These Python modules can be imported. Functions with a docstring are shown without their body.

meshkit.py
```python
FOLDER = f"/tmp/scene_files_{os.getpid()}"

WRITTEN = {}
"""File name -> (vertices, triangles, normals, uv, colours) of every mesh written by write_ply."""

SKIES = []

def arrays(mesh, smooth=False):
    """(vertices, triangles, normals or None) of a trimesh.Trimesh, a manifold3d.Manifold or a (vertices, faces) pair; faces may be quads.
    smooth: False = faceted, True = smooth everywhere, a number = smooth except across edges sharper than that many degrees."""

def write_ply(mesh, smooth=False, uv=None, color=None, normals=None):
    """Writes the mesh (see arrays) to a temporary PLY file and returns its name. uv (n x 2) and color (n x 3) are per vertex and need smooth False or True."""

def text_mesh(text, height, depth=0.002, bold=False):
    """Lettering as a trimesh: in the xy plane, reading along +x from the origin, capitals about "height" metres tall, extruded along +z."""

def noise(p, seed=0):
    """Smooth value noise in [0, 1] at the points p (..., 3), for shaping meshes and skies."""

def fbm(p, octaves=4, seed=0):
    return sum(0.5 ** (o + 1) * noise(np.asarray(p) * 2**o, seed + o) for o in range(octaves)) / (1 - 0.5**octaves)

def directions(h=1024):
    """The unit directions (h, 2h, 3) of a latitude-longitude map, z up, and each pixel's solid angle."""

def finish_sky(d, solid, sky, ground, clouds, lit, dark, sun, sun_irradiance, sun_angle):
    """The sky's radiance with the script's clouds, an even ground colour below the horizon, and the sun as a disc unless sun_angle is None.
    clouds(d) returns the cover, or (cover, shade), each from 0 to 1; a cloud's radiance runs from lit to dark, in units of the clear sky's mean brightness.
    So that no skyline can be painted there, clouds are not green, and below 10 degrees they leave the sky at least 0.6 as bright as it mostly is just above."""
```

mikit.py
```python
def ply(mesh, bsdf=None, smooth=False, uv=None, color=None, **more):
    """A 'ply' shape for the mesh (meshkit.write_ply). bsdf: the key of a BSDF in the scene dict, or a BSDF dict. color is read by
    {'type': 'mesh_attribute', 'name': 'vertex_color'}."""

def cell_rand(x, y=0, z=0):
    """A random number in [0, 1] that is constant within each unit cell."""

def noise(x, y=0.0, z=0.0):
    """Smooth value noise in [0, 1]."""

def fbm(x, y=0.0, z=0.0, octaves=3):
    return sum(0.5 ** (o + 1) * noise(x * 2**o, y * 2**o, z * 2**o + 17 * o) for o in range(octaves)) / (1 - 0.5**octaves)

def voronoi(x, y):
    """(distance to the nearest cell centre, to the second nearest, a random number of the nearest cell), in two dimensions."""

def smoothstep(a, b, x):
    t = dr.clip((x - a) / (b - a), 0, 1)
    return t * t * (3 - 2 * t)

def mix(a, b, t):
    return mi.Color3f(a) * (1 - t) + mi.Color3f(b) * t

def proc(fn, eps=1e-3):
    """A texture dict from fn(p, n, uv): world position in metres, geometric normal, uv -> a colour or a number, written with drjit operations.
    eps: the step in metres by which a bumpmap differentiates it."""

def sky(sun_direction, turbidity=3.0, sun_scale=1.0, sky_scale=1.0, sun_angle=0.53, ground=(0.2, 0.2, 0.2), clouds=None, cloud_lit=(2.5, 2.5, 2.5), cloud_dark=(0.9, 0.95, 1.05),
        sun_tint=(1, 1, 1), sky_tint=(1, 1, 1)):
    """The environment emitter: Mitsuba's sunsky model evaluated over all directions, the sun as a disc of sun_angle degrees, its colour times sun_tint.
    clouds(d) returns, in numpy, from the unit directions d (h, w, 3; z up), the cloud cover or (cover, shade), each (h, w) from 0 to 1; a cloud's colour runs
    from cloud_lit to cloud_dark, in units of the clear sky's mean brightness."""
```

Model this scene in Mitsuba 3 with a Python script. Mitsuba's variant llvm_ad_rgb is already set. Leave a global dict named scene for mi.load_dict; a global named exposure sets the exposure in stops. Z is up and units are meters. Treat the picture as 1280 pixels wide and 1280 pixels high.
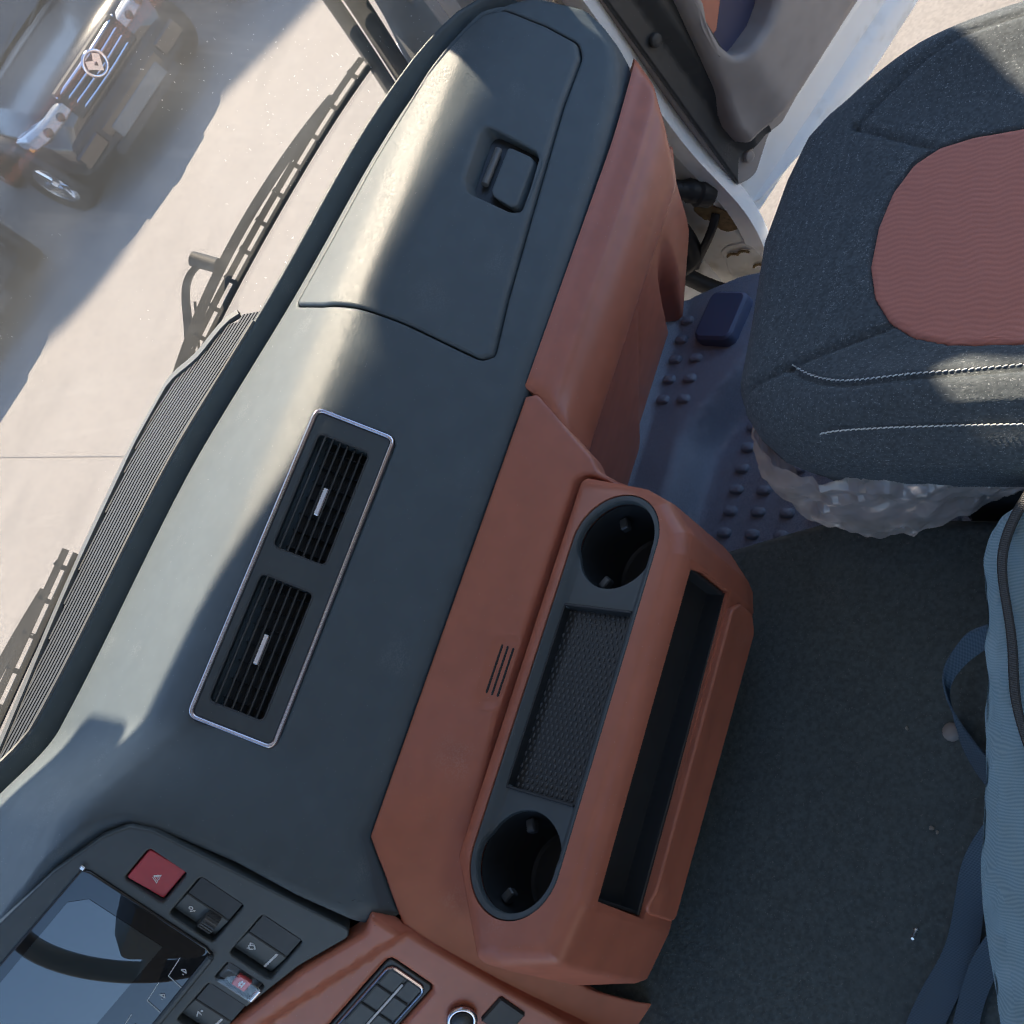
import math, random
import numpy as np, trimesh, shapely, manifold3d as m3
from shapely.geometry import Polygon, Point, LineString, box as sbox
from shapely import affinity
from scipy.spatial import Delaunay
from scipy.interpolate import PchipInterpolator as PI
import drjit as dr
import mitsuba as mi, mikit, meshkit
from mikit import proc, noise, fbm, voronoi, smoothstep, mix, cell_rand

rng = np.random.default_rng(7); random.seed(7)
scene, labels = {}, {}
T4 = mi.ScalarTransform4f

# ------------------------------------------------------------------ camera, sky, exposure
EYE = 3.1                     # camera height above the yard; cab parts below are given relative to it
RIGHT = np.array([.313, -.731, -.607]); UPV = np.array([.904, .033, .426]); BACK = np.array([-.291, -.682, .671])
_U, _, _V = np.linalg.svd(np.array([RIGHT, UPV, BACK])); RIGHT, UPV, BACK = _U @ _V
scene['camera'] = {'type': 'perspective', 'fov': math.degrees(2 * math.atan(640 / 1300)), 'fov_axis': 'x', 'near_clip': .05, 'far_clip': 2000.,
    'to_world': T4().look_at(origin=[0, 0, EYE], target=[float(-BACK[0]), float(-BACK[1]), float(EYE - BACK[2])], up=[float(x) for x in UPV])}
SUN = np.array([.6, .5, .87])
scene['sky'] = mikit.sky(SUN.tolist(), turbidity=3, sun_angle=.8, ground=(.22, .21, .2))
exposure = 3.3

# ------------------------------------------------------------------ materials
def rgb(r, g, b): return {'type': 'rgb', 'value': [r, g, b]}
def mat(key, d, two=True): scene[key] = {'type': 'twosided', 'bsdf': d} if two else d
def prin(col, rough=.5, spec=.5, bump=None, scale=1., **k):
    d = {'type': 'principled', 'base_color': col if isinstance(col, dict) else rgb(*col), 'roughness': rough, 'specular': spec, **k}
    if bump is not None: d = {'type': 'bumpmap', 'tex': proc(bump[0], eps=bump[1]), 'scale': scale, 'bsdf': d}
    return d

def leather(p, n, uv):
    a = voronoi(p.x * 850 + 3 * noise(p.x * 300, p.y * 300), (p.y - p.z) * 850)
    return (a[1] - a[0]) * .00026 + fbm(p.x * 700, p.y * 700, p.z * 700, 2) * .00014
def fine(p, n, uv): return fbm(p.x * 1100, p.y * 1100, p.z * 1100, 2) * .00009
def dusty(base, dust, f=1.0):
    def fn(p, n, uv):
        g = smoothstep(.62, .9, fbm(p.x * 14 * f, p.y * 14 * f, p.z * 14 * f, 4)) * smoothstep(.35, .8, noise(p.x * 900, p.y * 900, p.z * 900))
        s = smoothstep(.93, .97, noise(p.x * 620 + 7, p.y * 620, p.z * 620))
        m = .9 + .2 * fbm(p.x * 40, p.y * 40, p.z * 40, 3)
        return mix(mi.Color3f(base) * m, dust, dr.clip(g * .25 + s * .35, 0, 1))
    return proc(fn)
mat('dash_plastic', prin(dusty((.066, .089, .103), (.3, .31, .31)), .5, .5, (leather, 2e-4)))
mat('lid_plastic', prin(dusty((.069, .091, .104), (.3, .31, .31)), .48, .5, (leather, 2e-4)))
mat('orange_plastic', prin(dusty((.40, .132, .080), (.5, .36, .3)), .36, .55, (fine, 2e-4)))
mat('black_plastic', prin((.022, .025, .027), .4, .5, (fine, 2e-4)))
mat('dark_trim', prin(dusty((.054, .068, .074), (.2, .2, .2)), .45, .5, (fine, 2e-4)))
mat('slat_plastic', prin((.05, .055, .058), .35, .5))
mat('rib_plastic', prin((.06, .065, .067), .42, .5))
mat('rail_plastic', prin((.10, .108, .112), .45, .5))
mat('gloss_black', {'type': 'plastic', 'int_ior': 1.75, 'diffuse_reflectance': rgb(.012, .014, .016)})
mat('lcd_screen', {'type': 'plastic', 'int_ior': 2.1, 'diffuse_reflectance': rgb(.035, .045, .048)})
mat('chrome', {'type': 'roughconductor', 'material': 'Cr', 'alpha': .07})
mat('satin_metal', {'type': 'roughconductor', 'material': 'Al', 'alpha': .2})
mat('icon_white', prin((.62, .64, .66), .5, .3))
mat('hazard_red', prin((.42, .035, .05), .4, .5))
mat('clear_cover', {'type': 'thindielectric', 'int_ior': 1.5}, False)
mat('lamp_red', prin((.55, .06, .06), .3, .5))
mat('rubber', prin((.018, .018, .018), .55, .4, (fine, 2e-4)))
mat('foil_yellow', prin((.55, .42, .10), .35, .5))

def carpet_col(p, n, uv):
    w = fbm(p.x * 260, p.y * 260, p.z * 260, 3)
    s = smoothstep(.9, .96, noise(p.x * 700, p.y * 700, p.z * 700))
    d = smoothstep(.6, .85, fbm(p.x * 9, p.y * 9, p.z * 9, 4)) * smoothstep(.4, .7, noise(p.x * 500, p.y * 500, 3))
    return mix(mix((.044, .059, .059), (.092, .118, .118), w), (.2, .19, .17), dr.clip(s * .5 + d * .3, 0, 1))
def carpet_h(p, n, uv):
    a = voronoi(p.x * 330 + 1.5 * noise(p.x * 200, p.y * 200, p.z * 200), p.y * 330 + p.z * 300)
    return a[0] * .0011
mat('floor_rubber', prin(proc(carpet_col), .6, .45, (carpet_h, 3e-4)))
def mat_col(p, n, uv):
    w = noise(p.x * 800, p.y * 800, p.z * 800); d = smoothstep(.55, .85, fbm(p.x * 12, p.y * 12, p.z * 12, 4))
    return mix(mix((.15, .168, .212), (.24, .26, .31), w), (.22, .22, .23), d * .3 * noise(p.x * 400, p.y * 400, 1))
mat('mat_rubber', prin(proc(mat_col), .5, .5, (fine, 2e-4)))
mat('blue_plastic', prin((.062, .078, .14), .45, .5, (fine, 2e-4)))

def fab_col(p, n, uv):
    a = noise(p.x * 1000, p.y * 620, p.z * 800); b = noise(p.x * 560 + 9, p.y * 1150, p.z * 800); c = noise(p.x * 420, p.y * 420, p.z * 420 + 5)
    col = mix((.038, .048, .056), (.082, .098, .11), c)
    return mix(col, (.34, .37, .39), smoothstep(.78, .96, a) * .55 + smoothstep(.8, .96, b) * .45)
def fab_h(p, n, uv): return fbm(p.x * 650, p.y * 650, p.z * 650, 2) * .0007
mat('seat_fabric', prin(proc(fab_col), .8, .3, (fab_h, 2e-4), sheen=.4))
def mesh_wave(p): return p.x * 152 + .34 * dr.sin(p.y * 165 + 2.6 * dr.sin(p.x * 23)) + .45 * noise(p.x * 45, p.y * 45)
def orf_col(p, n, uv):
    t = .5 + .5 * dr.sin(mesh_wave(p) * 6.2832); g = noise(p.x * 1300, p.y * 1300)
    return mix((.41, .15, .112), (.51, .20, .155), t * .6 + g * .4)
def orf_h(p, n, uv): return (.5 + .5 * dr.sin(mesh_wave(p) * 6.2832)) * .0004 + noise(p.x * 1300, p.y * 1300) * .0002
mat('orange_fabric', prin(proc(orf_col), .75, .3, (orf_h, 2e-4), sheen=.4))
mat('thread', prin((.6, .62, .62), .6, .4))

def paint_col(p, n, uv):
    d = smoothstep(.58, .85, fbm(p.x * 22, p.y * 22, p.z * 22, 4))
    return mix((.74, .74, .72), (.5, .46, .38), d * .45)
mat('white_paint', prin(proc(paint_col), .25, .5, clearcoat=.6))
def primer_col(p, n, uv):
    d = smoothstep(.5, .85, fbm(p.x * 30, p.y * 30, p.z * 30, 4))
    return mix((.62, .60, .54), (.42, .36, .26), d * .6)
mat('primer_paint', prin(proc(primer_col), .45, .5))
def rust_col(p, n, uv): return mix((.30, .20, .09), (.10, .065, .03), fbm(p.x * 160, p.y * 160, p.z * 160, 3))
mat('rusty_metal', prin(proc(rust_col), .8, .3))
mat('door_trim', prin(dusty((.27, .24, .22), (.4, .38, .35)), .5, .5, (fine, 2e-4)))
mat('door_black', prin(dusty((.04, .042, .042), (.2, .2, .2)), .5, .5, (fine, 2e-4)))
mat('navy_plastic', prin((.055, .055, .10), .5, .4))
mat('headliner', prin((.75, .75, .73), .9, .1))
mat('cab_trim', prin((.55, .56, .56), .8, .2))

def bag_col(p, n, uv):
    t = .5 + .5 * dr.sin((p.x * .8 + p.y * .3 + p.z) * 2600)
    w = fbm(p.x * 30, p.y * 30, p.z * 30, 3)
    return mix(mix((.165, .25, .29), (.235, .33, .365), t), (.36, .46, .5), smoothstep(.6, .9, w) * .3)
def bag_h(p, n, uv): return (.5 + .5 * dr.sin((p.x * .8 + p.y * .3 + p.z) * 2600)) * .00025 + fbm(p.x * 70, p.y * 70, p.z * 70, 3) * .0035
mat('bag_cloth', prin(proc(bag_col), .7, .3, (bag_h, 3e-4)))
def web_col(p, n, uv):
    t = .5 + .5 * dr.sin((p.x + .45 * p.y) * 2400) * dr.sin((p.y - .35 * p.x) * 1500)
    return mix((.055, .085, .115), (.10, .14, .18), t)
def web_h(p, n, uv): return dr.sin((p.x + .45 * p.y) * 2400) * dr.sin((p.y - .35 * p.x) * 1500) * .0004
mat('strap_web', prin(proc(web_col), .7, .3, (web_h, 2e-4)))
mat('paper_white', prin((.7, .7, .68), .7, .3))
mat('grit', prin((.27, .24, .2), .8, .3))

def dust_w(p, n, uv):
    a = fbm(p.x * 5, p.z * 7, p.y * 5, 4); s = smoothstep(.90, .97, noise(p.x * 330, p.z * 330, p.y * 330)) * smoothstep(.52, .72, a)
    streak = smoothstep(.55, .9, fbm(p.x * 30 + p.z * 22, p.z * 9 - p.x * 3, 2, 4))
    return dr.clip(.05 + .05 * smoothstep(.35, .8, a) + .02 * streak + .4 * s, 0, 1)
mat('windscreen_glass', {'type': 'blendbsdf', 'weight': proc(dust_w), 'a': {'type': 'thindielectric', 'int_ior': 1.33},
    'b': {'type': 'principledthin', 'base_color': rgb(.72, .75, .76), 'roughness': .9, 'diff_trans': 1.2, 'spec_trans': 0., 'eta': 1.3}}, False)
mat('window_glass', {'type': 'thindielectric', 'int_ior': 1.5}, False)
def film_w(p, n, uv): return dr.clip(.26 + .35 * fbm(p.x * 40, p.y * 40, p.z * 40, 3), 0, 1)
mat('plastic_film', {'type': 'blendbsdf', 'weight': proc(film_w), 'a': {'type': 'thindielectric', 'int_ior': 1.5},
    'b': {'type': 'principledthin', 'base_color': rgb(.78, .72, .68), 'roughness': .22, 'diff_trans': .8, 'spec_trans': 0., 'eta': 1.5}}, False)

def pave_col(p, n, uv):
    a = fbm(p.x * 1.1 + 4, p.y * 1.1, 0, 4); b = noise(p.x * 95, p.y * 95); c = fbm(p.x * 9, p.y * 9, 3, 3)
    st = smoothstep(.55, .8, fbm(p.x * .9, p.y * 2.2, 8, 4)) * (.5 + .5 * noise(p.x * 40, p.y * 40)) + .6 * smoothstep(.9, .97, noise(p.x * 11, p.y * 11, 2))
    col = mix((.160, .151, .142), (.198, .188, .177), a * .6 + c * .4) * (.9 + .2 * b)
    return mix(col, (.115, .111, .107), st * .45 + smoothstep(.95, .985, noise(p.x * 24, p.y * 24, 5)) * .4)
def pave_h(p, n, uv): return fbm(p.x * 160, p.y * 160, 0, 3) * .002
mat('concrete', prin(proc(pave_col), .85, .2, (pave_h, 1e-3)))
mat('base_ground', prin((.16, .15, .14), .95, .1))
mat('car_black', prin((.012, .014, .018), .18, .5, clearcoat=1., clearcoat_gloss=.95))
mat('car_beige', prin((.40, .36, .30), .3, .5, clearcoat=.8))
mat('car_glass', prin((.03, .04, .045), .04, .6))
mat('tyre', prin((.03, .03, .03), .75, .3, (fine, 1e-3)))
mat('car_plastic', prin((.025, .027, .03), .6, .4))
mat('lamp_glass', prin((.24, .27, .30), .08, .6, clearcoat=1.))
mat('plate_white', prin((.6, .58, .52), .4, .4))
mat('amber', prin((.6, .25, .05), .3, .5))

# ------------------------------------------------------------------ helpers
def key_free(k):
    if k not in scene: return k
    i = 1
    while f'{k}_{i:03d}' in scene: i += 1
    return f'{k}_{i:03d}'
USED = set()
def thing(name, label, category, group=None, kind=None):
    k, i = name, 0
    while k in USED: i += 1; k = f'{name}_{i:03d}'
    USED.add(k); labels[k] = {'label': label, 'category': category}
    if group: labels[k]['group'] = group
    if kind: labels[k]['kind'] = kind
    return k
def lift(mesh, dz=EYE):
    if isinstance(mesh, trimesh.Trimesh): m = mesh.copy(); m.apply_translation([0, 0, dz]); return m
    v, f = meshkit.arrays(mesh)[:2]; return trimesh.Trimesh(v + [0, 0, dz], f, process=False)
def add(key, mesh, bsdf, smooth=35, rel=True, label=None, kind=None):
    k = key_free(key)
    scene[k] = mikit.ply(lift(mesh) if rel else mesh, bsdf, smooth=smooth)
    if label or kind:
        labels[k] = {}
        if label: labels[k]['label'] = label
        if kind: labels[k]['kind'] = kind
    return k
def whole(name, label, category, mesh, bsdf, smooth=35, rel=True, group=None):
    k = thing(name, label, category, group); scene[k] = mikit.ply(lift(mesh) if rel else mesh, bsdf, smooth=smooth); return k
def copies(key, ply, mats):
    for M in mats: scene[key_free(key)] = {**ply, 'to_world': T4(np.asarray(M, float))}
def frame(o, ex, ey, ez=None):
    ex, ey = np.asarray(ex, float), np.asarray(ey, float); ez = np.cross(ex, ey) if ez is None else np.asarray(ez, float)
    M = np.eye(4); M[:3, 0], M[:3, 1], M[:3, 2], M[:3, 3] = ex, ey, ez, o; return M
def move(o): return frame(o, [1, 0, 0], [0, 1, 0])
def join(*ms): return trimesh.util.concatenate(list(ms))
def cbox(x0, x1, y0, y1, z0, z1, c=.003, M=None):
    """Box with chamfered edges between the limits."""
    lo, hi = np.array([x0, y0, z0], float), np.array([x1, y1, z1], float); c = min(c, .45 * (hi - lo).min()); P = []
    for s in np.ndindex(2, 2, 2):
        for a in range(3):
            q = np.where(s, hi - c, lo + c); q[a] = hi[a] if s[a] else lo[a]; P.append(q)
    m = trimesh.convex.convex_hull(np.array(P))
    if M is not None: m.apply_transform(M)
    return m
def tube(pts, r, sides=12, closed=False, caps=True):
    p = np.asarray(pts, float); n = len(p); r = np.broadcast_to(r, (n,)).astype(float)
    t = (np.roll(p, -1, 0) - np.roll(p, 1, 0)) if closed else np.gradient(p, axis=0); t /= np.linalg.norm(t, axis=1, keepdims=True) + 1e-12
    a = np.cross(t[0], [0, 0, 1.] if abs(t[0, 2]) < .9 else [1., 0, 0]); a /= np.linalg.norm(a); A = []
    for i in range(n):
        a = a - t[i] * (a @ t[i]); a /= np.linalg.norm(a); A.append(a)
    A = np.array(A); Bn = np.cross(t, A); th = np.arange(sides) * 2 * np.pi / sides
    v = p[:, None] + r[:, None, None] * (np.cos(th)[None, :, None] * A[:, None] + np.sin(th)[None, :, None] * Bn[:, None])
    f = []; N = n if closed else n - 1
    for i in range(N):
        k = (i + 1) % n
        for j in range(sides):
            l = (j + 1) % sides; f += [[i * sides + j, i * sides + l, k * sides + l], [i * sides + j, k * sides + l, k * sides + j]]
    v = v.reshape(-1, 3)
    if caps and not closed:
        v = np.vstack([v, p[0], p[-1]])
        for j in range(sides):
            l = (j + 1) % sides; f += [[len(v) - 2, l, j], [len(v) - 1, (n - 1) * sides + j, (n - 1) * sides + l]]
    return trimesh.Trimesh(v, f, process=False)
def spline(pts, n=40, closed=False):
    p = np.asarray(pts, float); d = np.r_[0, np.cumsum(np.linalg.norm(np.diff(p, axis=0), axis=1))]
    from scipy.interpolate import CubicSpline
    return CubicSpline(d, p)(np.linspace(0, d[-1], n))
def grid(V):
    """Quads over an (n, m, 3) array of points."""
    n, m = V.shape[:2]; i, j = np.meshgrid(np.arange(n - 1), np.arange(m - 1), indexing='ij')
    q = np.stack([i * m + j, i * m + j + 1, (i + 1) * m + j + 1, (i + 1) * m + j], -1).reshape(-1, 4)
    return trimesh.Trimesh(V.reshape(-1, 3), np.vstack([q[:, [0, 1, 2]], q[:, [0, 2, 3]]]), process=False)
def ribbon(pts, width, thick=.0016):
    """A strap: centre points and half-width vectors, given thickness."""
    p, w = np.asarray(pts, float), np.asarray(width, float); t = np.gradient(p, axis=0); nn = np.cross(t, w); nn /= np.linalg.norm(nn, axis=1, keepdims=True); nn *= thick / 2
    ring = np.stack([p - w + nn, p - w * .5 + nn, p + w * .5 + nn, p + w + nn, p + w - nn, p - w - nn, p - w + nn], 1); return grid(ring)
def smooth_poly(pts, r):
    P = Polygon(pts); return P.buffer(-r).buffer(2 * r).buffer(-r) if r else P
def rrect(x0, x1, y0, y1, r): return sbox(x0 + r, y0 + r, x1 - r, y1 - r).buffer(r, quad_segs=8)
def resample(ring, h):
    L = ring.length; n = max(8, int(math.ceil(L / h))); d = np.linspace(0, L, n, endpoint=False)
    return np.array([ring.interpolate(x).coords[0] for x in d])
def panel(poly, f=None, M=None, r=.004, depth=.01, step=.01, edge=None, holes_r=None, side=0.):
    """A sheet w = f(u, v) over the polygon, its rims rolled over with radius r and continued downwards by depth."""
    poly = shapely.geometry.polygon.orient(poly, 1.0); edge = edge or step; f = f or (lambda u, v: np.zeros_like(u))
    V, F, inner, base = [], [], [], 0
    prof = [(0, None)] + [(r * (1 - math.cos(a)), r * (1 - math.sin(a))) for a in np.linspace(0, math.pi / 2, 6)] if r > 0 else [(0, None), (0, 0)]
    r0 = r
    for k, ring in enumerate([poly.exterior] + list(poly.interiors)):
        r = r0 if k == 0 or holes_r is None else holes_r
        prof = [(0, None)] + [(r * (1 - math.cos(a)), r * (1 - math.sin(a))) for a in np.linspace(0, math.pi / 2, 6)] if r > 0 else [(0, None), (0, 0)]
        P = resample(ring, edge); n = len(P); t = np.roll(P, -1, 0) - np.roll(P, 1, 0); t /= np.linalg.norm(t, axis=1, keepdims=True); nin = np.stack([-t[:, 1], t[:, 0]], 1)
        rows = []
        for d, drop in prof:
            Q = P + nin * d
            if drop is None: Q = P - nin * side; z = f(Q[:, 0], Q[:, 1]) - r - depth
            else: z = f(Q[:, 0], Q[:, 1]) - drop
            rows.append(np.c_[Q, z])
        V.append(np.vstack(rows)); m = len(rows)
        for a in range(m - 1):
            i = np.arange(n); j = (i + 1) % n; b0, b1 = base + a * n, base + (a + 1) * n
            F.append(np.stack([b0 + i, b0 + j, b1 + j], 1)); F.append(np.stack([b0 + i, b1 + j, b1 + i], 1))
        inner.append((base + (m - 1) * n + np.arange(n), rows[-1])); base += m * n
    ip = Polygon(inner[0][1][:, :2], [x[1][:, :2] for x in inner[1:]]).buffer(0)
    x0, y0, x1, y1 = ip.bounds; gx, gy = np.meshgrid(np.arange(x0, x1, step), np.arange(y0, y1, step)); gx, gy = gx.ravel(), gy.ravel()
    core = ip.buffer(-.55 * min(step, edge)); ok = shapely.contains_xy(core, gx, gy); gx, gy = gx[ok], gy[ok]
    ids = np.concatenate([x[0] for x in inner] + [base + np.arange(len(gx))]); pts = np.vstack([x[1] for x in inner] + [np.c_[gx, gy, f(gx, gy)]])
    tri = Delaunay(pts[:, :2]).simplices; c = pts[tri][:, :, :2].mean(1); tri = tri[shapely.contains_xy(ip.buffer(1e-6), c[:, 0], c[:, 1])]
    ar = np.cross(pts[tri[:, 1], :2] - pts[tri[:, 0], :2], pts[tri[:, 2], :2] - pts[tri[:, 0], :2]); tri = tri[np.abs(ar) > 1e-12]; ar = ar[np.abs(ar) > 1e-12]; tri[ar < 0] = tri[ar < 0][:, ::-1]
    V.append(np.c_[gx, gy, f(gx, gy)]); F.append(ids[tri]); m = trimesh.Trimesh(np.vstack(V), np.vstack(F), process=False)
    if M is not None: m.apply_transform(M)
    return m
def manifold(mesh): return m3.Manifold(m3.Mesh(np.asarray(mesh.vertices, np.float32), np.asarray(mesh.faces, np.uint32)))
def tri(mf): m = mf.to_mesh(); return trimesh.Trimesh(np.array(m.vert_properties[:, :3], float), np.array(m.tri_verts), process=False)
def slices(poly, zs):
    """Convex hull of the polygon at (z, inset) levels."""
    P = []
    for z, d in zs:
        q = poly.buffer(-d) if d > 0 else poly; c = np.array(q.exterior.coords); P.append(np.c_[c, np.full(len(c), z)])
    return trimesh.convex.convex_hull(np.vstack(P))
def prism(poly, z0, z1): m = trimesh.creation.extrude_polygon(poly, z1 - z0, engine='earcut'); m.apply_translation([0, 0, z0]); return m
def revolve(prof, M=None, sections=40):
    m = trimesh.creation.revolve(np.asarray(prof, float), sections=sections)
    if M is not None: m.apply_transform(M)
    return m
def turned(mesh, M): m = mesh.copy(); m.apply_transform(M); return m
def sstep(a, b, x): t = np.clip((x - a) / (b - a), 0, 1); return t * t * (3 - 2 * t)

# ------------------------------------------------------------------ the yard
thing('ground', 'pale sunlit concrete yard in front of and beside the truck', 'ground', kind='structure')
add('ground', cbox(-600, 600, -600, 600, -.3, -.006, .001), 'base_ground', False, rel=False)
XS, YS = [-8.37, -3.37, 1.63, 6.63, 11.63, 16.63], [-6., 3.2, 12.8, 20.8]
for a in range(5):
    for b in range(3):
        g = .006; x0, x1, y0, y1 = XS[a] + g, XS[a + 1] - g, YS[b] + g, YS[b + 1] - g
        add('ground__slab', panel(sbox(x0, y0, x1, y1), None, None, r=.006, depth=.05, step=1.2, edge=.6), 'concrete', 30, rel=False)
for x0, x1, y0, y1 in ((-90, XS[0], -90, 110), (XS[-1], 110, -90, 110), (XS[0], XS[-1], -90, YS[0]), (XS[0], XS[-1], YS[-1], 110)):
    add('ground__apron', cbox(x0 + .006, x1 - .006, y0 + .006, y1 - .006, -.1, 0, .002), 'concrete', False, rel=False)

# ------------------------------------------------------------------ cab shell
RX, LX = 1.12, -1.22
cab = thing('truck_cab', 'white truck cab shell with bare painted door jamb around the interior', 'truck cab')
def yb(x): return np.interp(x, [-1.25, -1.06, -1.0, -.6, -.2, .2, .5, .8, 1.0, 1.06, 1.1], [1.05, 1.13, 1.2, 1.35, 1.40, 1.40, 1.365, 1.28, 1.17, 1.10, 1.06])
def ybs(x): return PI([-1.25, -1.06, -.9, -.6, -.2, .2, .5, .8, 1.0, 1.06, 1.12], [1.05, 1.13, 1.25, 1.35, 1.40, 1.40, 1.365, 1.28, 1.17, 1.10, 1.04])(x)
ZB, ZT, RAKE = -.72, .30, .13
xs = np.linspace(-1.14, 1.06, 60); zs = np.linspace(ZB, ZT, 24)
add('truck_cab__windscreen', grid(np.array([[[x, ybs(x) - (z - ZB) * RAKE, z] for x in xs] for z in zs])), 'windscreen_glass', True, label='dusty windscreen with specks and wiped streaks')
add('truck_cab__roof', join(cbox(LX, RX, .18, .75, .78, .84, .01), cbox(LX, RX, -1.1, -.50, .78, .84, .01), cbox(LX, -.25, -.50, .18, .78, .84, .01), cbox(.45, RX, -.50, .18, .78, .84, .01), grid(np.array([[[x, .74, .80], [x, .95, .70], [x, ybs(np.clip(x, -1.1, 1.06)) - .16, .42]] for x in np.linspace(LX, RX, 40)]))), 'headliner', False)
add('truck_cab__roof_hatch', grid(np.array([[[x, y, .83] for x in (-.25, .45)] for y in (-.50, .18)])), 'window_glass', False)
hx = np.linspace(LX + .02, RX - .02, 50)
hv = []
for x in hx:
    y = ybs(x) - (ZT - ZB) * RAKE; hv.append([[x, y + .03, .27], [x, y - .09, .29], [x, y - .12, .42], [x, y + .02, .44], [x, y + .05, .33], [x, y + .03, .27]])
add('truck_cab__header_rail', grid(np.array(hv)), 'headliner', 30)
vv = []
for x in np.linspace(-1.12, 1.2, 50):
    y = ybs(np.clip(x, -1.1, 1.05)) - (ZT - ZB) * RAKE; yl = np.interp(x, [-1.1, -.6, .45, .7, .9, 1.14], [1.42, 1.50, 1.525, 1.50, 1.46, 1.44])
    vv.append([[x, y + .02, .36], [x, yl - .02, .235], [x, yl, .20], [x, yl + .006, .206], [x, yl - .012, .25], [x, y + .02, .372], [x, y + .02, .36]])
add('truck_cab__sun_visor', grid(np.array(vv)), 'gloss_black', 30)
def pillar(sx):
    P = []
    for z in np.linspace(-.76, .40, 14):
        x0 = RX - .02 if sx > 0 else LX + .02; s = -(z - ZB) * RAKE; y = (1.13 if sx > 0 else 1.16) + s
        w = .05; P.append([[x0, y, z], [x0 + sx * .0, y - .15, z], [x0 - sx * w, y - .16, z], [x0 - sx * (w + .02), y - .06, z], [x0 - sx * .04, y + .02, z], [x0, y, z]])
    return grid(np.array(P))
add('truck_cab__pillar', pillar(1), 'door_trim', 30); add('truck_cab__pillar', pillar(-1), 'door_trim', 30)
add('truck_cab__rear_wall', cbox(LX, RX, -1.12, -1.06, -1.5, .84, .01), 'cab_trim', False)
add('truck_cab__side_panel', join(cbox(LX - .03, LX, -1.1, 1.1, -1.7, -1.32, .005), cbox(LX - .03, LX, -1.1, -.35, -1.32, .8, .005), cbox(LX - .03, LX, .98, 1.10, -1.32, .8, .005), cbox(LX - .03, LX, -.35, .98, .50, .8, .005)), 'cab_trim', False)
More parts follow.
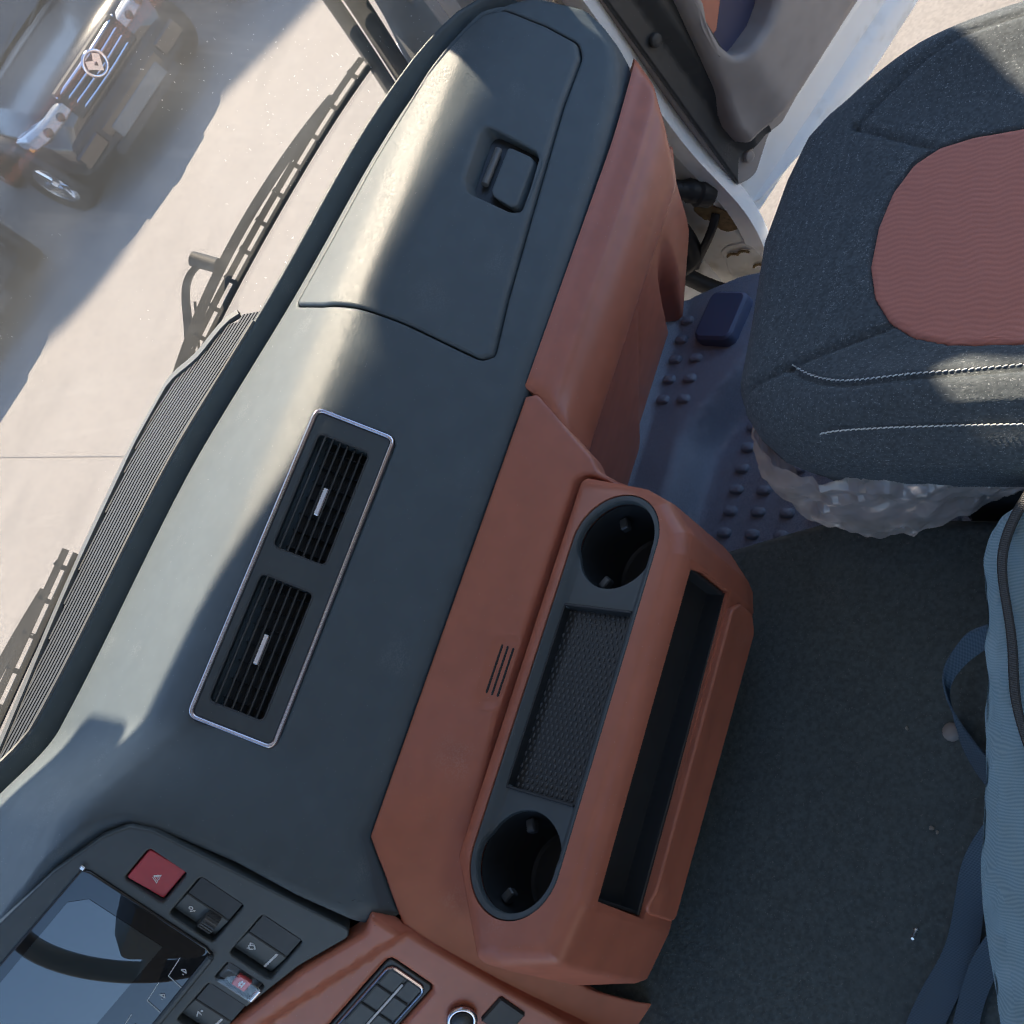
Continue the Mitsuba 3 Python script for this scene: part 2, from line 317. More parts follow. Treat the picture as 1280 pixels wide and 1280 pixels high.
add('truck_cab__side_panel', join(cbox(RX - .03, RX, -1.1, -.12, -1.5, .8, .01), cbox(RX - .03, RX, -.12, .98, .50, .80, .01), cbox(RX - .03, RX, .90, 1.12, .38, .80, .01)), 'cab_trim', False)
fl = thing('cab_floor', 'dark grained rubber floor covering over the engine tunnel', 'floor', kind='structure')
# tunnel: raised floor with a rounded edge towards the passenger footwell
tun = Polygon([(-1.1, -1.05), (.50, -1.05), (.50, .40), (.492, .585), (.465, .66), (.43, .75), (.42, 1.1), (-1.1, 1.1)])
add('cab_floor', panel(tun, lambda u, v: -1.10 + 0 * u, None, r=.02, depth=.26, step=.05, edge=.02), 'floor_rubber', 40)
# jamb on the passenger side
def jamb_y(z): return np.interp(z, [-1.42, -1.30, -1.165, -.7], [.93, .955, .945, .945])
J = Polygon([(1.14, -.70), (1.16, -1.0), (1.19, -1.25), (1.17, -1.36), (1.10, -1.44), (1.04, -1.47), (.70, -1.50), (.70, -1.56), (.55, -1.56), (.55, -1.46), (.90, -1.44), (.95, -1.40), (.972, -1.29), (.968, -1.165), (.972, -.70)])
JM = frame([1.10, 0, 0], [0, 1, 0], [0, 0, 1])   # u=y, v=z, w=x
JM[:3, 2] = [1, 0, 0]
add('truck_cab__door_jamb', turned(panel(J, None, np.diag([1, 1, -1, 1.]), r=.008, depth=.03, step=.04, edge=.015), JM), 'primer_paint', 35, label='cream painted door jamb with holes and hinge plate')
je = spline([(1.115, .958, -.66), (1.115, .963, -.92), (1.115, .960, -1.08), (1.115, .948, -1.18), (1.115, .955, -1.28), (1.115, .968, -1.35), (1.112, .955, -1.43), (1.11, .90, -1.48)], 60)
add('truck_cab__jamb_edge', ribbon(je, np.tile([0, .015, 0.004], (60, 1)), .034), 'white_paint', 30)
add('truck_cab__sill', join(cbox(1.13, 1.27, -.1, .95, -1.62, -1.315, .02), cbox(1.09, 1.14, -.1, .90, -1.62, -1.44, .01)), 'white_paint', 30)
add('truck_cab__fender', join(cbox(1.115, 1.14, .99, 1.35, -1.9, -.70, .01)), 'white_paint', False)
add('truck_cab__lower_front', grid(np.array([[[x, ybs(x) - .015 + .03 * (z < -.75), z] for x in np.linspace(-1.2, 1.1, 50)] for z in (-.722, -.76, -1.2, -1.9)])), 'white_paint', 30)
hp = Polygon([(1.01, -1.285), (1.03, -1.30), (1.035, -1.32), (1.045, -1.37), (1.05, -1.43), (1.0, -1.44), (.955, -1.40), (.962, -1.30), (.975, -1.283)]).buffer(-.004).buffer(.004)
Hm = frame([1.098, 0, 0], [0, 1, 0], [0, 0, 1]); Hm[:3, 2] = [1, 0, 0]; flip = np.diag([1, 1, -1, 1.])
hpl = add('truck_cab__hinge_plate', turned(panel(hp, None, flip, r=.003, depth=.003, step=.02, edge=.005), Hm), 'primer_paint', 35)
for (y, z) in ((1.008, -1.305), (.985, -1.302), (.975, -1.345)):
    add('truck_cab__hinge_plate__slot', tube(spline([(1.0945, y + .012, z - .006), (1.0935, y, z + .001), (1.0945, y - .011, z - .006)], 9), .0025, 6), 'rusty_metal')
rp = affinity.rotate(Point(0, 0).buffer(1), 0); rp = affinity.translate(affinity.rotate(affinity.scale(rp, .024, .050), -24, origin=(0, 0)), .985, -1.205)
rp = Polygon([(x + .005 * math.sin(7 * i), z + .005 * math.cos(5 * i)) for i, (x, z) in enumerate(np.array(rp.exterior.coords)[::3])])
add('truck_cab__rust_patch', turned(panel(rp, None, flip, r=.001, depth=.001, step=.01, edge=.004), Hm), 'rusty_metal', 30)
# pillar foot seen beyond the dash end
add('truck_cab__pillar_cover', join(tube(spline([(1.035, 1.20, -.50), (1.03, 1.225, -.62), (1.02, 1.25, -.74)], 20), .015, 10), tube(spline([(1.005, 1.21, -.50), (1.0, 1.235, -.62), (.99, 1.26, -.74)], 20), .011, 10)), 'rubber', 40)
cv = Polygon([(1.06, -.45), (1.21, -.45), (1.235, -.62), (1.26, -.76), (1.04, -.76)]); CM = frame([1.055, 0, 0], [0, 1, 0], [0, 0, 1]); CM[:3, 2] = [1, 0, 0]
cvh = affinity.translate(affinity.rotate(affinity.scale(Point(0, 0).buffer(1, quad_segs=10), .009, .016), 20), 1.165, -.605)
add('truck_cab__pillar_foot', turned(panel(cv.difference(cvh), lambda u, v: 0.02 * np.sin(v * 14), flip, r=.003, depth=.02, step=.02, edge=.006), CM), 'rail_plastic', 35)
# seal loop, conduits, cable
add('truck_cab__seal', join(tube(spline([(1.085, 1.06, -1.09), (1.078, 1.05, -1.16), (1.07, 1.045, -1.235), (1.062, 1.055, -1.265), (1.05, 1.085, -1.275), (1.035, 1.115, -1.268), (1.03, 1.12, -1.24), (1.04, 1.10, -1.16)], 50), .014, 10),
    tube(spline([(1.055, 1.11, -1.27), (1.06, 1.09, -1.315), (1.062, 1.06, -1.36), (1.062, 1.02, -1.385), (1.062, .96, -1.395), (1.06, .86, -1.40), (1.06, .60, -1.40)], 50), .016, 10)), 'rubber', 40, label='black rubber door seal ending in a bent loop')
pc = spline([(1.04, 1.085, -1.03), (1.062, 1.035, -1.075), (1.078, 1.0, -1.10), (1.095, .980, -1.135)], 50)
add('truck_cab__conduit', tube(pc, .013 + .0018 * np.sin(np.arange(50) * 2.2), 14), 'rubber', 40)
add('truck_cab__conduit__boot', tube(spline([(1.075, 1.005, -1.098), (1.086, .990, -1.118), (1.104, .975, -1.15)], 16), np.r_[np.full(6, .017), np.full(4, .021), np.full(6, .026)], 16), 'rubber', 40)
add('truck_cab__cable', tube(spline([(1.055, 1.06, -1.28), (1.07, 1.03, -1.25), (1.08, 1.0, -1.22), (1.10, .985, -1.20)], 24), .008, 10), 'rubber', 40)

# ------------------------------------------------------------------ passenger door, open
DO = np.array([1.12, .941, -1.165]); DU = np.array([.9333, -.3591, 0]); DV = np.array([0, 0, 1.]); DM = frame(DO, DU, DV, np.cross(DU, DV))
door = thing('passenger_door', 'open white passenger door with grey brown inner trim and armrest', 'door')
add('passenger_door__shell', join(cbox(0, 1.02, -.10, .66, -.05, -.006, .01, DM), cbox(.27, 1.02, -.125, -.08, -.05, -.004, .01, DM)), 'white_paint', 30)
fs = Polygon([(0.0, .0), (1.0, 0), (1.0, -.11), (.29, -.125), (.26, -.12), (.12, -.085), (.03, -.075), (0, -.06)])
add('passenger_door__flange', panel(fs, lambda u, v: -.004 + .012 * sstep(-.03, -.09, v) - .015 * np.exp(-((v + .05) / .02) ** 2), DM, r=.006, depth=.03, step=.015, edge=.01), 'white_paint', 35, label='white lower door edge with a bluish sky reflection')
add('passenger_door__window_frame', join(cbox(0, .05, .66, 1.66, -.05, .02, .008, DM), cbox(.97, 1.02, .66, 1.66, -.05, .02, .008, DM), cbox(0.05, .97, 1.60, 1.66, -.05, .02, .008, DM), cbox(.26, .285, .66, 1.60, -.04, .01, .006, DM)), 'door_black', 30)
add('passenger_door__window', grid(np.array([[(DM @ [u, v, -.02, 1])[:3] for u in (.05, .97)] for v in (.66, 1.60)])), 'window_glass', False)
lt = Polygon([(.004, -.004), (.032, -.022), (.05, -.026), (.11, .0), (.14, -.012), (.21, -.004), (1.0, .01), (1.0, .66), (.004, .66)])
def ltf(u, v): return .006 + .012 * sstep(.05, .075, u) * sstep(.02, .06, v)
add('passenger_door__trim', panel(lt, ltf, DM, r=.006, depth=.012, step=.015, edge=.008), 'door_trim', 35)
bs = Polygon([(.006, .002), (.034, .032), (.098, .024), (.105, .30), (.14, .66), (.006, .66)])
add('passenger_door__edge_strip', panel(bs, lambda u, v: .013 + .016 * sstep(.045, .06, u) + .008 * sstep(.09, .1, u), DM, r=.004, depth=.01, step=.012, edge=.008), 'door_black', 35, label='black trim strip along the hinge side of the open door')
arm = smooth_poly([(.40, .085), (.325, .06), (.285, .050), (.163, .046), (.09, .050), (.044, .056), (.040, .102), (.055, .158), (.070, .252), (.082, .325), (.10, .66), (.98, .66), (.98, .15)], .012)
pocket = smooth_poly([(.109, .40), (.104, .296), (.094, .270), (.092, .225), (.098, .195), (.115, .184), (.167, .181), (.200, .192), (.24, .24), (.30, .40)], .012)
add('passenger_door__armrest', panel(arm.difference(pocket), lambda u, v: .068 + .012 * sstep(.30, .36, u) * sstep(.2, .08, v) - .02 * sstep(.13, .055, u), DM, r=.014, depth=.045, step=.012, edge=.007), 'door_trim', 40)
add('passenger_door__pocket_liner', panel(pocket.buffer(.012), lambda u, v: .022 + 0 * u, DM, r=.002, depth=.004, step=.02, edge=.01), 'navy_plastic', 30)
oi = smooth_poly([(.10, .42), (.10, .29), (.098, .235), (.112, .232), (.15, .262), (.185, .32), (.20, .42)], .006)
add('passenger_door__pocket_insert', panel(oi, lambda u, v: .034 + 0 * u, DM, r=.004, depth=.006, step=.02, edge=.006), 'orange_plastic', 35, label='orange insert in the door pocket')
for u, v, w in ((.030, .304, .019), (.050, .017, .014)):
    add('passenger_door__clip', revolve([(0, .004), (.006, .0035), (.0095, .002), (.0105, 0), (.0105, -.004)], DM @ move([u, v, w]), 24), 'door_black' if v > .1 else 'door_trim', 40)
# mirrors outside: the long mirror on the pillar, the small kerb mirror ahead of the screen
em = thing('door_mirror', 'black mirror housing on the outer side of the open passenger door', 'mirror')
dmo = smooth_poly([(.012, .76), (.36, .76), (.36, 1.44), (.335, 1.49), (.20, 1.49), (.155, 1.44), (.12, 1.36), (.012, 1.33)], .02)
add('door_mirror__housing', panel(dmo, lambda u, v: -.045 + 0 * u, DM, r=.015, depth=.05, step=.05, edge=.02), 'car_plastic', 30)
add('door_mirror__back', panel(dmo.buffer(-.002), lambda u, v: -.108 + 0 * u, DM, r=.001, depth=.002, step=.05, edge=.03), 'car_plastic', 30)
add('door_mirror__arm', turned(join(tube([(.2, 1.30, -.08), (.2, 1.31, -.0)], .014), tube([(.2, .84, -.08), (.2, .82, -.0)], .014)), DM), 'car_plastic', 40)
em = thing('corner_mirror', 'tall black mirror housing standing out from the front pillar', 'mirror')
cmo = smooth_poly([(.99, -.47), (1.06, -.45), (1.11, -.345), (1.245, -.145), (1.345, .03), (1.49, .25), (1.58, .46), (1.56, .62), (1.16, .62)], .01)
CMM = frame([1.15, 0, 0], [0, 1, 0], [0, 0, 1], [1, 0, 0])
add('corner_mirror__housing', turned(slices(cmo, [(0, .006), (.006, 0), (.05, 0), (.08, .03)]), CMM), 'car_plastic', 30)
add('corner_mirror__arm', join(tube([(1.10, 1.06, .20), (1.2, 1.25, .24)], .014), tube([(1.10, 1.10, -.30), (1.2, 1.25, -.26)], .014)), 'car_plastic', 40)

# ------------------------------------------------------------------ dashboard
dash = thing('dashboard', 'curved dark grey and orange truck dashboard running under the windscreen', 'dashboard')
kp = np.array([(1.45, -.63), (1.2, -.62), (1.1, -.612), (1.04, -.609), (1.0, -.617), (.97, -.637), (.94, -.668), (.90, -.711), (.86, -.752), (.835, -.778), (.7, -.9)])[::-1]
B = PI(kp[:, 0], kp[:, 1])
def hump(x, y): 
    a = np.interp(y, [.80, .83, .95, 1.0, 1.05, 1.2, 1.4], [.004, .010, .066, .060, .052, .044, .036])
    return a * sstep(.035, -.105, x + .25 * (y - .95) * (y > .95))
def zd(x, y): return B(y) + hump(x, y)
gut = PI([-1.1, -.6, -.182, -.063, .022, .28, .584, .791, .93, .983, 1.012, 1.06], [1.10, 1.24, 1.270, 1.258, 1.246, 1.224, 1.136, 1.088, 1.025, .996, .977, .93])
lid = smooth_poly([(.541, 1.117), (.530, 1.05), (.528, .99), (.526, .946), (.520, .910), (.515, .880), (.525, .872), (.60, .878), (.72, .884), (.892, .892), (.97, .892), (.99, .899), (.998, .93), (1.0, .972), (.985, .990), (.94, 1.013), (.891, 1.035), (.747, 1.077), (.643, 1.096)], .006)
VA, VB = np.array([.203, .989, -.6195]), np.array([.199, .921, -.6885])   # front and rear edge of the vent panel
VC = (VA + VB) / 2; VY = (VA - VB) / np.linalg.norm(VA - VB); VX = np.array([1., 0, 0]); VM = frame(VC, VX, VY); VL, VW = .184, .0475
vent_plan = smooth_poly([(VC[0] - VL, .9215), (VC[0] + VL, .9205), (VC[0] + VL + .001, .990), (VC[0] - VL + .002, .9905)], .008)
pad = [(x, gut(x)) for x in np.linspace(-.95, 1.04, 60)] + [(1.05, .905), (1.035, .885), (1.01, .868), (.985, .858), (.94, .8505), (.85, .845), (.7, .842), (.55, .8405), (.3, .8405), (.1, .8405), (-.036, .8405), (-.066, .826), (-.100, .811)]
pad += [(-.118, .826), (-.112, .86), (-.100, .90), (-.094, .94), (-.097, .964), (-.112, .982), (-.16, 1.019), (-.215, 1.055), (-.40, 1.16), (-.95, 1.07)]
PADP = Polygon(pad).buffer(0)
add('dashboard__pad', panel(PADP.difference(lid.buffer(.0022)).difference(vent_plan), zd, None, r=.011, holes_r=.004, depth=.03, step=.008, edge=.006), 'dash_plastic', 45)
LID = add('dashboard__glovebox_lid', panel(lid.difference(smooth_poly([(.823, .946), (.812, .898), (.798, .8915), (.722, .8915), (.716, .900), (.722, .940), (.738, .9465), (.810, .949)], .005)), lambda x, y: zd(x, y) + .0015, None, r=.004, depth=.02, step=.006, edge=.004), 'lid_plastic', 45)
def bf(x, y): return zd(x, y)
add('dashboard__glovebox_lid__latch', panel(smooth_poly([(.806, .9235), (.8035, .902), (.797, .8985), (.730, .8985), (.7245, .903), (.731, .9205), (.738, .9235)], .004), lambda x, y: zd(x, y) - .002, None, r=.0025, depth=.012, step=.006, edge=.003), 'lid_plastic', 40, label='rounded pull latch set in the glovebox lid')
lw = [(.716, .893), (.823, .893), (.823, .950), (.716, .950)]
add('dashboard__glovebox_lid__latch_recess', panel(Polygon(lw), lambda x, y: zd(x, y) - .019 - .25 * np.clip(y - .93, 0, 1), None, r=0, depth=.002, step=.01, edge=.008), 'black_plastic', 35)
add('dashboard__glovebox_lid__latch_pin', tube([(.745, .934, -.684), (.80, .934, -.684)], .005, 12), 'rail_plastic', 40)
# the lip in front of the pad and the defroster grille
lx = np.linspace(-.95, 1.035, 80)
def lipy(x): return gut(x) + np.interp(x, [-1, .022, .3, .5, .8, 1.0, 1.05], [.018, .018, .018, .018, .022, .022, .02])
LV = []
for x in lx:
    a, b = float(gut(x)), float(lipy(x)); z0 = float(zd(x, a)) - .001
    LV.append([[x, a - .012, z0 - .034], [x, a + .001, z0 - .036], [x, b - .004, z0 - .034], [x, b - .0015, z0 - .030], [x, b - .0005, z0 + .012], [x, b + .001, z0 + .0165], [x, b + .004, z0 + .018], [x, b + .008, z0 + .0165], [x, b + .011, z0 + .008], [x, b + .011, -.70]])
add('dashboard__front_lip', grid(np.array(LV)), 'dash_plastic', 45)
rl = np.linspace(-.95, .515, 60)
add('dashboard__grille_rail', tube(np.array([[x, float(lipy(x)) + .005, float(zd(x, float(gut(x)))) + .0165] for x in rl]), .0034, 8), 'rail_plastic', 40)
gi = lambda x: lipy(x) + .016
go = lambda x: np.interp(x, [-1, -.6, -.115, .147, .40, .443, .475, .533, .55], [1.27, 1.325, 1.343, 1.368, 1.372, 1.362, 1.312, 1.272, 1.20])
gb = [(x, float(gi(x)) - .004) for x in np.linspace(-.95, .545, 40)] + [(x, float(go(x))) for x in np.linspace(.545, -.95, 60)]
add('dashboard__grille_bed', panel(Polygon(gb).buffer(0), lambda u, v: -.632 + 0 * u, None, r=.002, depth=.01, step=.03, edge=.012), 'black_plastic', 35)
ro = spline([(-.95, 1.268, -.612), (-.6, 1.328, -.612), (-.115, 1.346, -.612), (.147, 1.371, -.612), (.36, 1.374, -.612), (.425, 1.367, -.612), (.455, 1.343, -.612), (.477, 1.312, -.612), (.533, 1.272, -.612), (.545, 1.255, -.614)], 90)
ro[:, 1] = np.minimum(ro[:, 1], ybs(ro[:, 0]) - .016)
add('dashboard__grille_frame', ribbon(ro, np.tile([.0, .0055, .0], (90, 1)) + np.c_[.004 * sstep(.4, .46, ro[:, 0]), np.zeros(90), np.zeros(90)], .007), 'rail_plastic', 40)
for k in range(22):
    P = []
    for x in np.linspace(-.9, .54, 120):
        y = float(gi(x)) + k * .0078
        if y < float(go(x)) - .004: P.append([x, y, -.6195])
    P = np.array(P)
    if len(P) < 8: continue
    add('dashboard__grille_slat', ribbon(P, np.tile([0, .0021, .0], (len(P), 1)), .016), 'rib_plastic', 30)

# air vents
vp = rrect(-VL, VL, -VW, VW, .008).union(rrect(-VL, VL, -VW + .02, VW, .018)).union(rrect(-VL, 0, -VW, VW, .010))
op = [rrect(.052, .158, -.026, .037, .006), rrect(-.158, -.012, -.026, .037, .006)]
op = [rrect(.016, .158, -.0275, .0355, .006), rrect(-.163, -.016, -.0275, .0355, .006)]
add('dashboard__vent_panel', panel(vp.buffer(-.002).difference(op[0]).difference(op[1]), lambda u, v: .0015 + 0 * u, VM, r=.002, depth=.02, step=.01, edge=.004), 'dark_trim', 35)
cr = resample(vp.exterior, .004); cr = np.c_[cr, np.full(len(cr), .002)]
add('dashboard__vent_panel__chrome_trim', turned(tube(cr, .0028, 10, closed=True), VM), 'chrome', 40, label='thin chrome frame around the twin air vents')
for o in op:
    a, b, c, d = o.bounds; v = add('dashboard__air_vent', panel(o.buffer(.004), lambda u, v: -.030 + 0 * u, VM, r=0, depth=.002, step=.02, edge=.01), 'black_plastic', 30)
    rim = resample(o.exterior, .003); add(v + '__rim', turned(tube(np.c_[rim, np.full(len(rim), .0005)], .0013, 6, closed=True), VM), 'slat_plastic', 40)
    for k in range(6):
        y = b + .007 + k * (d - b - .012) / 5.6
        add(v + '__slat', cbox(a + .001, c - .001, y, y + .0020, -.014, -.002, .0007, VM @ frame([0, 0, 0], [1, 0, 0], [0, .96, .28])), 'slat_plastic', False)
    for k in range(7): add(v + '__vane', cbox(a + .01 + k * (c - a - .02) / 6, a + .0115 + k * (c - a - .02) / 6, b, d, -.029, -.023, .0005, VM), 'black_plastic', False)
    y = (b + d) / 2 - .001; x = (a + c) / 2 - .004
    add(v + '__tab', join(cbox(x - .017, x + .017, y - .003, y + .0035, -.006, .0035, .0012, VM)), 'satin_metal', 30)

# orange trim from the seam to the console, and the knee panel in front of the passenger
def zt(x, y): return -.781 - (.838 - y) * np.interp(x, [-.16, -.10, .02, .12, 1], [1.95, 1.7, .95, .72, .72])
gap = [(.487, .8375), (.500, .8345), (.497, .828), (.483, .809), (.462, .786), (.438, .757), (.420, .732), (.410, .70)]
CPP = smooth_poly([(.415, .764), (.402, .67), (.386, .632), (.352, .598), (.325, .590), (-.03, .590), (-.085, .602), (-.108, .665), (-.111, .697), (-.026, .764)], .012)
tp = Polygon([(-.036, .838), (.49, .838)] + gap[2:6] + [(.424, .748), (.41, .70), (-.05, .655), (-.14, .655), (-.155, .70), (-.148, .741), (-.108, .806), (-.066, .823)])
tp = max(getattr(tp.difference(CPP.buffer(.0035)), 'geoms', [tp.difference(CPP.buffer(.0035))]), key=lambda g: g.area)
TR = add('dashboard__trim_panel', panel(tp, lambda x, y: zt(x, y) - .0035 * sstep(.0, .004, .5 - np.abs((x - .170) / .078)) * sstep(0, .004, .0105 - np.abs(y - .7775)), None, r=.004, depth=.016, step=.006, edge=.006), 'orange_plastic', 45)
for k in range(3):
    y = .7725 + k * .0052
    add(TR + '__sensor_slot', cbox(.142, .198, -.0011, .0011, -.002, .0012, .0008, frame([0.0, y, float(zt(.17, y)) - .0028], [1, 0, 0], [0, .81, .58])), 'black_plastic', False)
kprof = np.array([(.8385, -.777), (.836, -.7785), (.828, -.787), (.814, -.796), (.8085, -.8), (.806, -.806), (.800, -.815), (.793, -.832), (.789, -.850), (.790, -.864), (.802, -.878), (.825, -.893), (.86, -.918), (.90, -.95), (.94, -.99)])
ks = np.r_[0, np.cumsum(np.linalg.norm(np.diff(kprof, axis=0), axis=1))]; KY, KZ = PI(ks, kprof[:, 0]), PI(ks, kprof[:, 1]); KS = np.linspace(0, ks[-1], 70)
kxl = PI([0, .02, .05, .075, .1, .13, ks[-1]], [.502, .495, .472, .450, .434, .428, .428]); kxr = PI([0, .03, .06, .09, .13, ks[-1]], [1.025, .995, .945, .90, .875, .87])
KV = []
for s in KS:
    row = []
    for q in np.r_[0, 0, np.linspace(0, 1, 90) ** 1.3, 1]:
        x = kxl(s) + (kxr(s) - kxl(s)) * q; y, z = float(KY(s)), float(KZ(s)); e = (x - kxl(s)); 
        ys = .012 * sstep(.62, 1.0, (x - .5) / .55); bul = .010 * np.exp(-(e / .03) ** 2) * sstep(.02, .07, s) - .006 * math.exp(-max(e, 0) / .004)
        er = max(0, .035 - (kxr(s) - x)); row.append([x, y + ys + er * er * 14 - bul * .75, z - er * er * 10 + bul * .5])
    row[0] = [row[0][0] + .002, row[0][1] + .02, row[0][2] - .02]; row[-1] = [row[-1][0], row[-1][1] + .03, row[-1][2] - .03]; KV.append(row)
add('dashboard__knee_panel', grid(np.array(KV)), 'orange_plastic', 50)
add('dashboard__foil_strip', tube(spline([(.79, .803, -.872), (.75, .800, -.873), (.70, .800, -.873), (.66, .798, -.870)], 24), np.r_[np.linspace(.0008, .0028, 12), np.linspace(.0028, .0008, 12)], 8), 'foil_yellow', 40, label='yellow protective film edge peeling from the orange panel')
# kick panel below it
kk = Polygon([(.40, 0), (1.02, 0), (1.02, .21), (.985, .29), (.955, .365), (.62, .365), (.40, .365)])
kd = np.array([0, .172, -.325]); kd /= np.linalg.norm(kd); KM = frame([0, .900, -.955], [1, 0, 0], kd); KM[:3, 2] = -np.cross([1, 0, 0], kd) * -1
kn = np.cross(kd, [1, 0, 0]); kn /= np.linalg.norm(kn); kn = kn if kn[1] < 0 else -kn; KM[:3, 2] = kn
def kf(u, v):
    return .012 * sstep(.80, .78, u + .25 * v) - .02 * np.exp(-((u - .915 - .12 * (v - .22)) / .010) ** 2) * sstep(.10, .30, v) + .016 * sstep(.91, .95, u) * sstep(.05, .2, v) - .004 * np.exp(-((u - .80 + .25 * (v - .1)) / .002) ** 2) * sstep(.1, .13, v) * sstep(.25, .22, v)
add('dashboard__kick_panel', panel(kk, kf, KM, r=.004, depth=.02, step=.007, edge=.01), 'orange_plastic', 40)

# centre stack in the plane that faces the driver
ph, el = math.radians(31), math.radians(59); PL = np.array([math.cos(ph), -math.sin(ph), 0]); PU = np.array([math.sin(ph) * math.cos(el), math.cos(ph) * math.cos(el), math.sin(el)])
PO = np.array([-.125, .817, -.80]); PM = frame(PO, PL, PU)
plate = smooth_poly([(-.006, .005), (-.038, .232), (-.048, .252), (-.073, .266), (-.132, .281), (-.42, .312), (-.42, .125), (-.175, .048), (-.070, .028)], .008)
holes = [rrect(-.0955, -.0545, .1775, .2235, .003), rrect(-.1005, -.049, .1125, .166, .003), rrect(-.1003, -.0458, .0415, .0925, .003), rrect(-.131, -.1085, .0415, .0875, .002), rrect(-.192, -.139, .0405, .0885, .002)]
pp = plate
for h in holes: pp = pp.difference(h)
add('dashboard__switch_plate', panel(pp, lambda u, v: 0 * u, PM, r=.002, depth=.03, step=.01, edge=.004), 'dark_trim', 35)
add('dashboard__switch_plate__backing', cbox(-.25, -.04, .02, .24, -.026, -.022, .001, PM), 'black_plastic', False)
def key_cap(o, top, bsdf, tilt=0.): 
    a, b, c, d = o.buffer(-.0012).bounds; return cbox(a, c, b, d, -.018, top, .002, PM @ move([0, 0, 0]))
hz = add('dashboard__hazard_button', panel(holes[0].buffer(-.0014), lambda u, v: -.004 + .10 * (v - .2), PM, r=.0015, depth=.014, step=.006, edge=.003), 'hazard_red', 35, label='red hazard light button with a white triangle')
def tri_ring(cx, cy, s, w): 
    P = [(cx + s * math.cos(a), cy + s * math.sin(a)) for a in (math.pi / 2, math.pi * 7 / 6, math.pi * 11 / 6)]; return Polygon(P).difference(affinity.scale(Polygon(P), 1 - w, 1 - w))
hzM = PM @ frame([-.0785, .1985, -.0038], [.61, -.79, 0], [-.79, -.61, 0])
add(hz + '__triangle', join(turned(prism(tri_ring(0, 0, .0062, .3), 0, .0006), hzM), turned(prism(tri_ring(0, 0, .0031, .4), 0, .0006), hzM)), 'icon_white', False)
def rocker(o, icon, led=True):
    a, b, c, d = o.buffer(-.001).bounds; m = a + (c - a) * .53; s = add('dashboard__rocker_switch', cbox(m, c, b, d, -.02, -.0035, .001, PM), 'black_plastic', False)
    K = PM @ frame([m - .0003, 0, -.0028], [.97, 0, .24], [0, 1, 0])
    add(s + '__lower_key', turned(cbox(-(m - a) + .0006, 0, b, d, -.016, 0, .001), K), 'dark_trim', False)
    if led: add(s + '__light_bar', turned(cbox(-(m - a) + .002, -.002, b + .009, b + .0115, 0, .0008, .0003), K), 'icon_white', False)
    if icon: add(s + '__icon', turned(join(*icon), K @ frame([-.013, d - .014, .0002], [.77, -.64, 0], [.64, .77, 0])), 'icon_white', False)
    return s
def flat(poly): return prism(poly, 0, .0005)
def line(pts, w=.0006): return flat(LineString(pts).buffer(w))
s1 = rocker(holes[1], [line([(-.002, -.003), (.003, -.003)]), flat(Point(0, .001).buffer(.0024).difference(Point(0, .001).buffer(.0013)))], False)
wl = cbox(-.009, .009, -.012, .010, -.004, .007, .003)
add(s1 + '__thumb_wheel', turned(tube([(-.0075, 0, 0), (.0075, 0, 0)], .0115, 28), PM @ frame([-.086, .129, -.007], [0, 1, 0], [-1, 0, 0])), 'slat_plastic', 30, label='ridged thumb wheel for the lamp level')
for k in range(7):
    a = k * .28 - .4; add(s1 + '__thumb_wheel__ridge', turned(cbox(-.0072, .0072, -.0007, .0007, .011, .0124, .0003), PM @ frame([-.086, .129, -.007], [0, 1, 0], [-1, 0, 0]) @ frame([0, 0, 0], [1, 0, 0], [0, math.cos(a), math.sin(a)])), 'rail_plastic' if k == 3 else 'black_plastic', False)
rocker(holes[2], [line([(-.003, -.003), (-.003, .002), (.003, .002), (.003, -.003), (-.003, -.003)]), line([(-.001, .002), (.0, .005), (.0025, .004)]), line([(-.005, -.001), (-.003, -.001)])])
rocker(holes[4], [line([(-.003, -.003), (0, .003), (.002, -.002)]), flat(Point(.004, .003).buffer(.0014))])
cvk = add('dashboard__covered_switch', cbox(-.1295, -.110, .043, .086, -.02, -.004, .001, PM), 'black_plastic', False)
add(cvk + '__cover', panel(holes[3].buffer(-.001), lambda u, v: .006 + 0 * u, PM, r=.002, depth=.008, step=.008, edge=.004), 'clear_cover', 35, label='clear flip cover over the red guarded switch')
add(cvk + '__key', cbox(-.1265, -.1130, .054, .070, -.004, .0008, .001, PM), 'lamp_red', False, label='red guarded switch under a clear cover')
add(cvk + '__icon', turned(join(line([(-.003, -.002), (.003, -.002)]), line([(-.003, .001), (.003, .001)]), flat(Point(0, .0005).buffer(.0026).difference(Point(0, .0005).buffer(.0016)))), PM @ move([-.1198, .062, .001])), 'icon_white', False)
add(cvk + '__hinge', tube([(PM @ [-.127, .044, .004, 1])[:3], (PM @ [-.1125, .044, .004, 1])[:3]], .0028, 12), 'satin_metal', 40)
add('dashboard__substructure', join(cbox(-.42, .06, -.40, .02, -.075, -.05, .002, PM), cbox(-.95, 1.0, .97, 1.25, -.80, -.78, .002), cbox(-.10, .48, .86, .99, -.86, -.84, .002), cbox(-.06, .395, .735, .84, -.925, -.905, .002)), 'black_plastic', False)
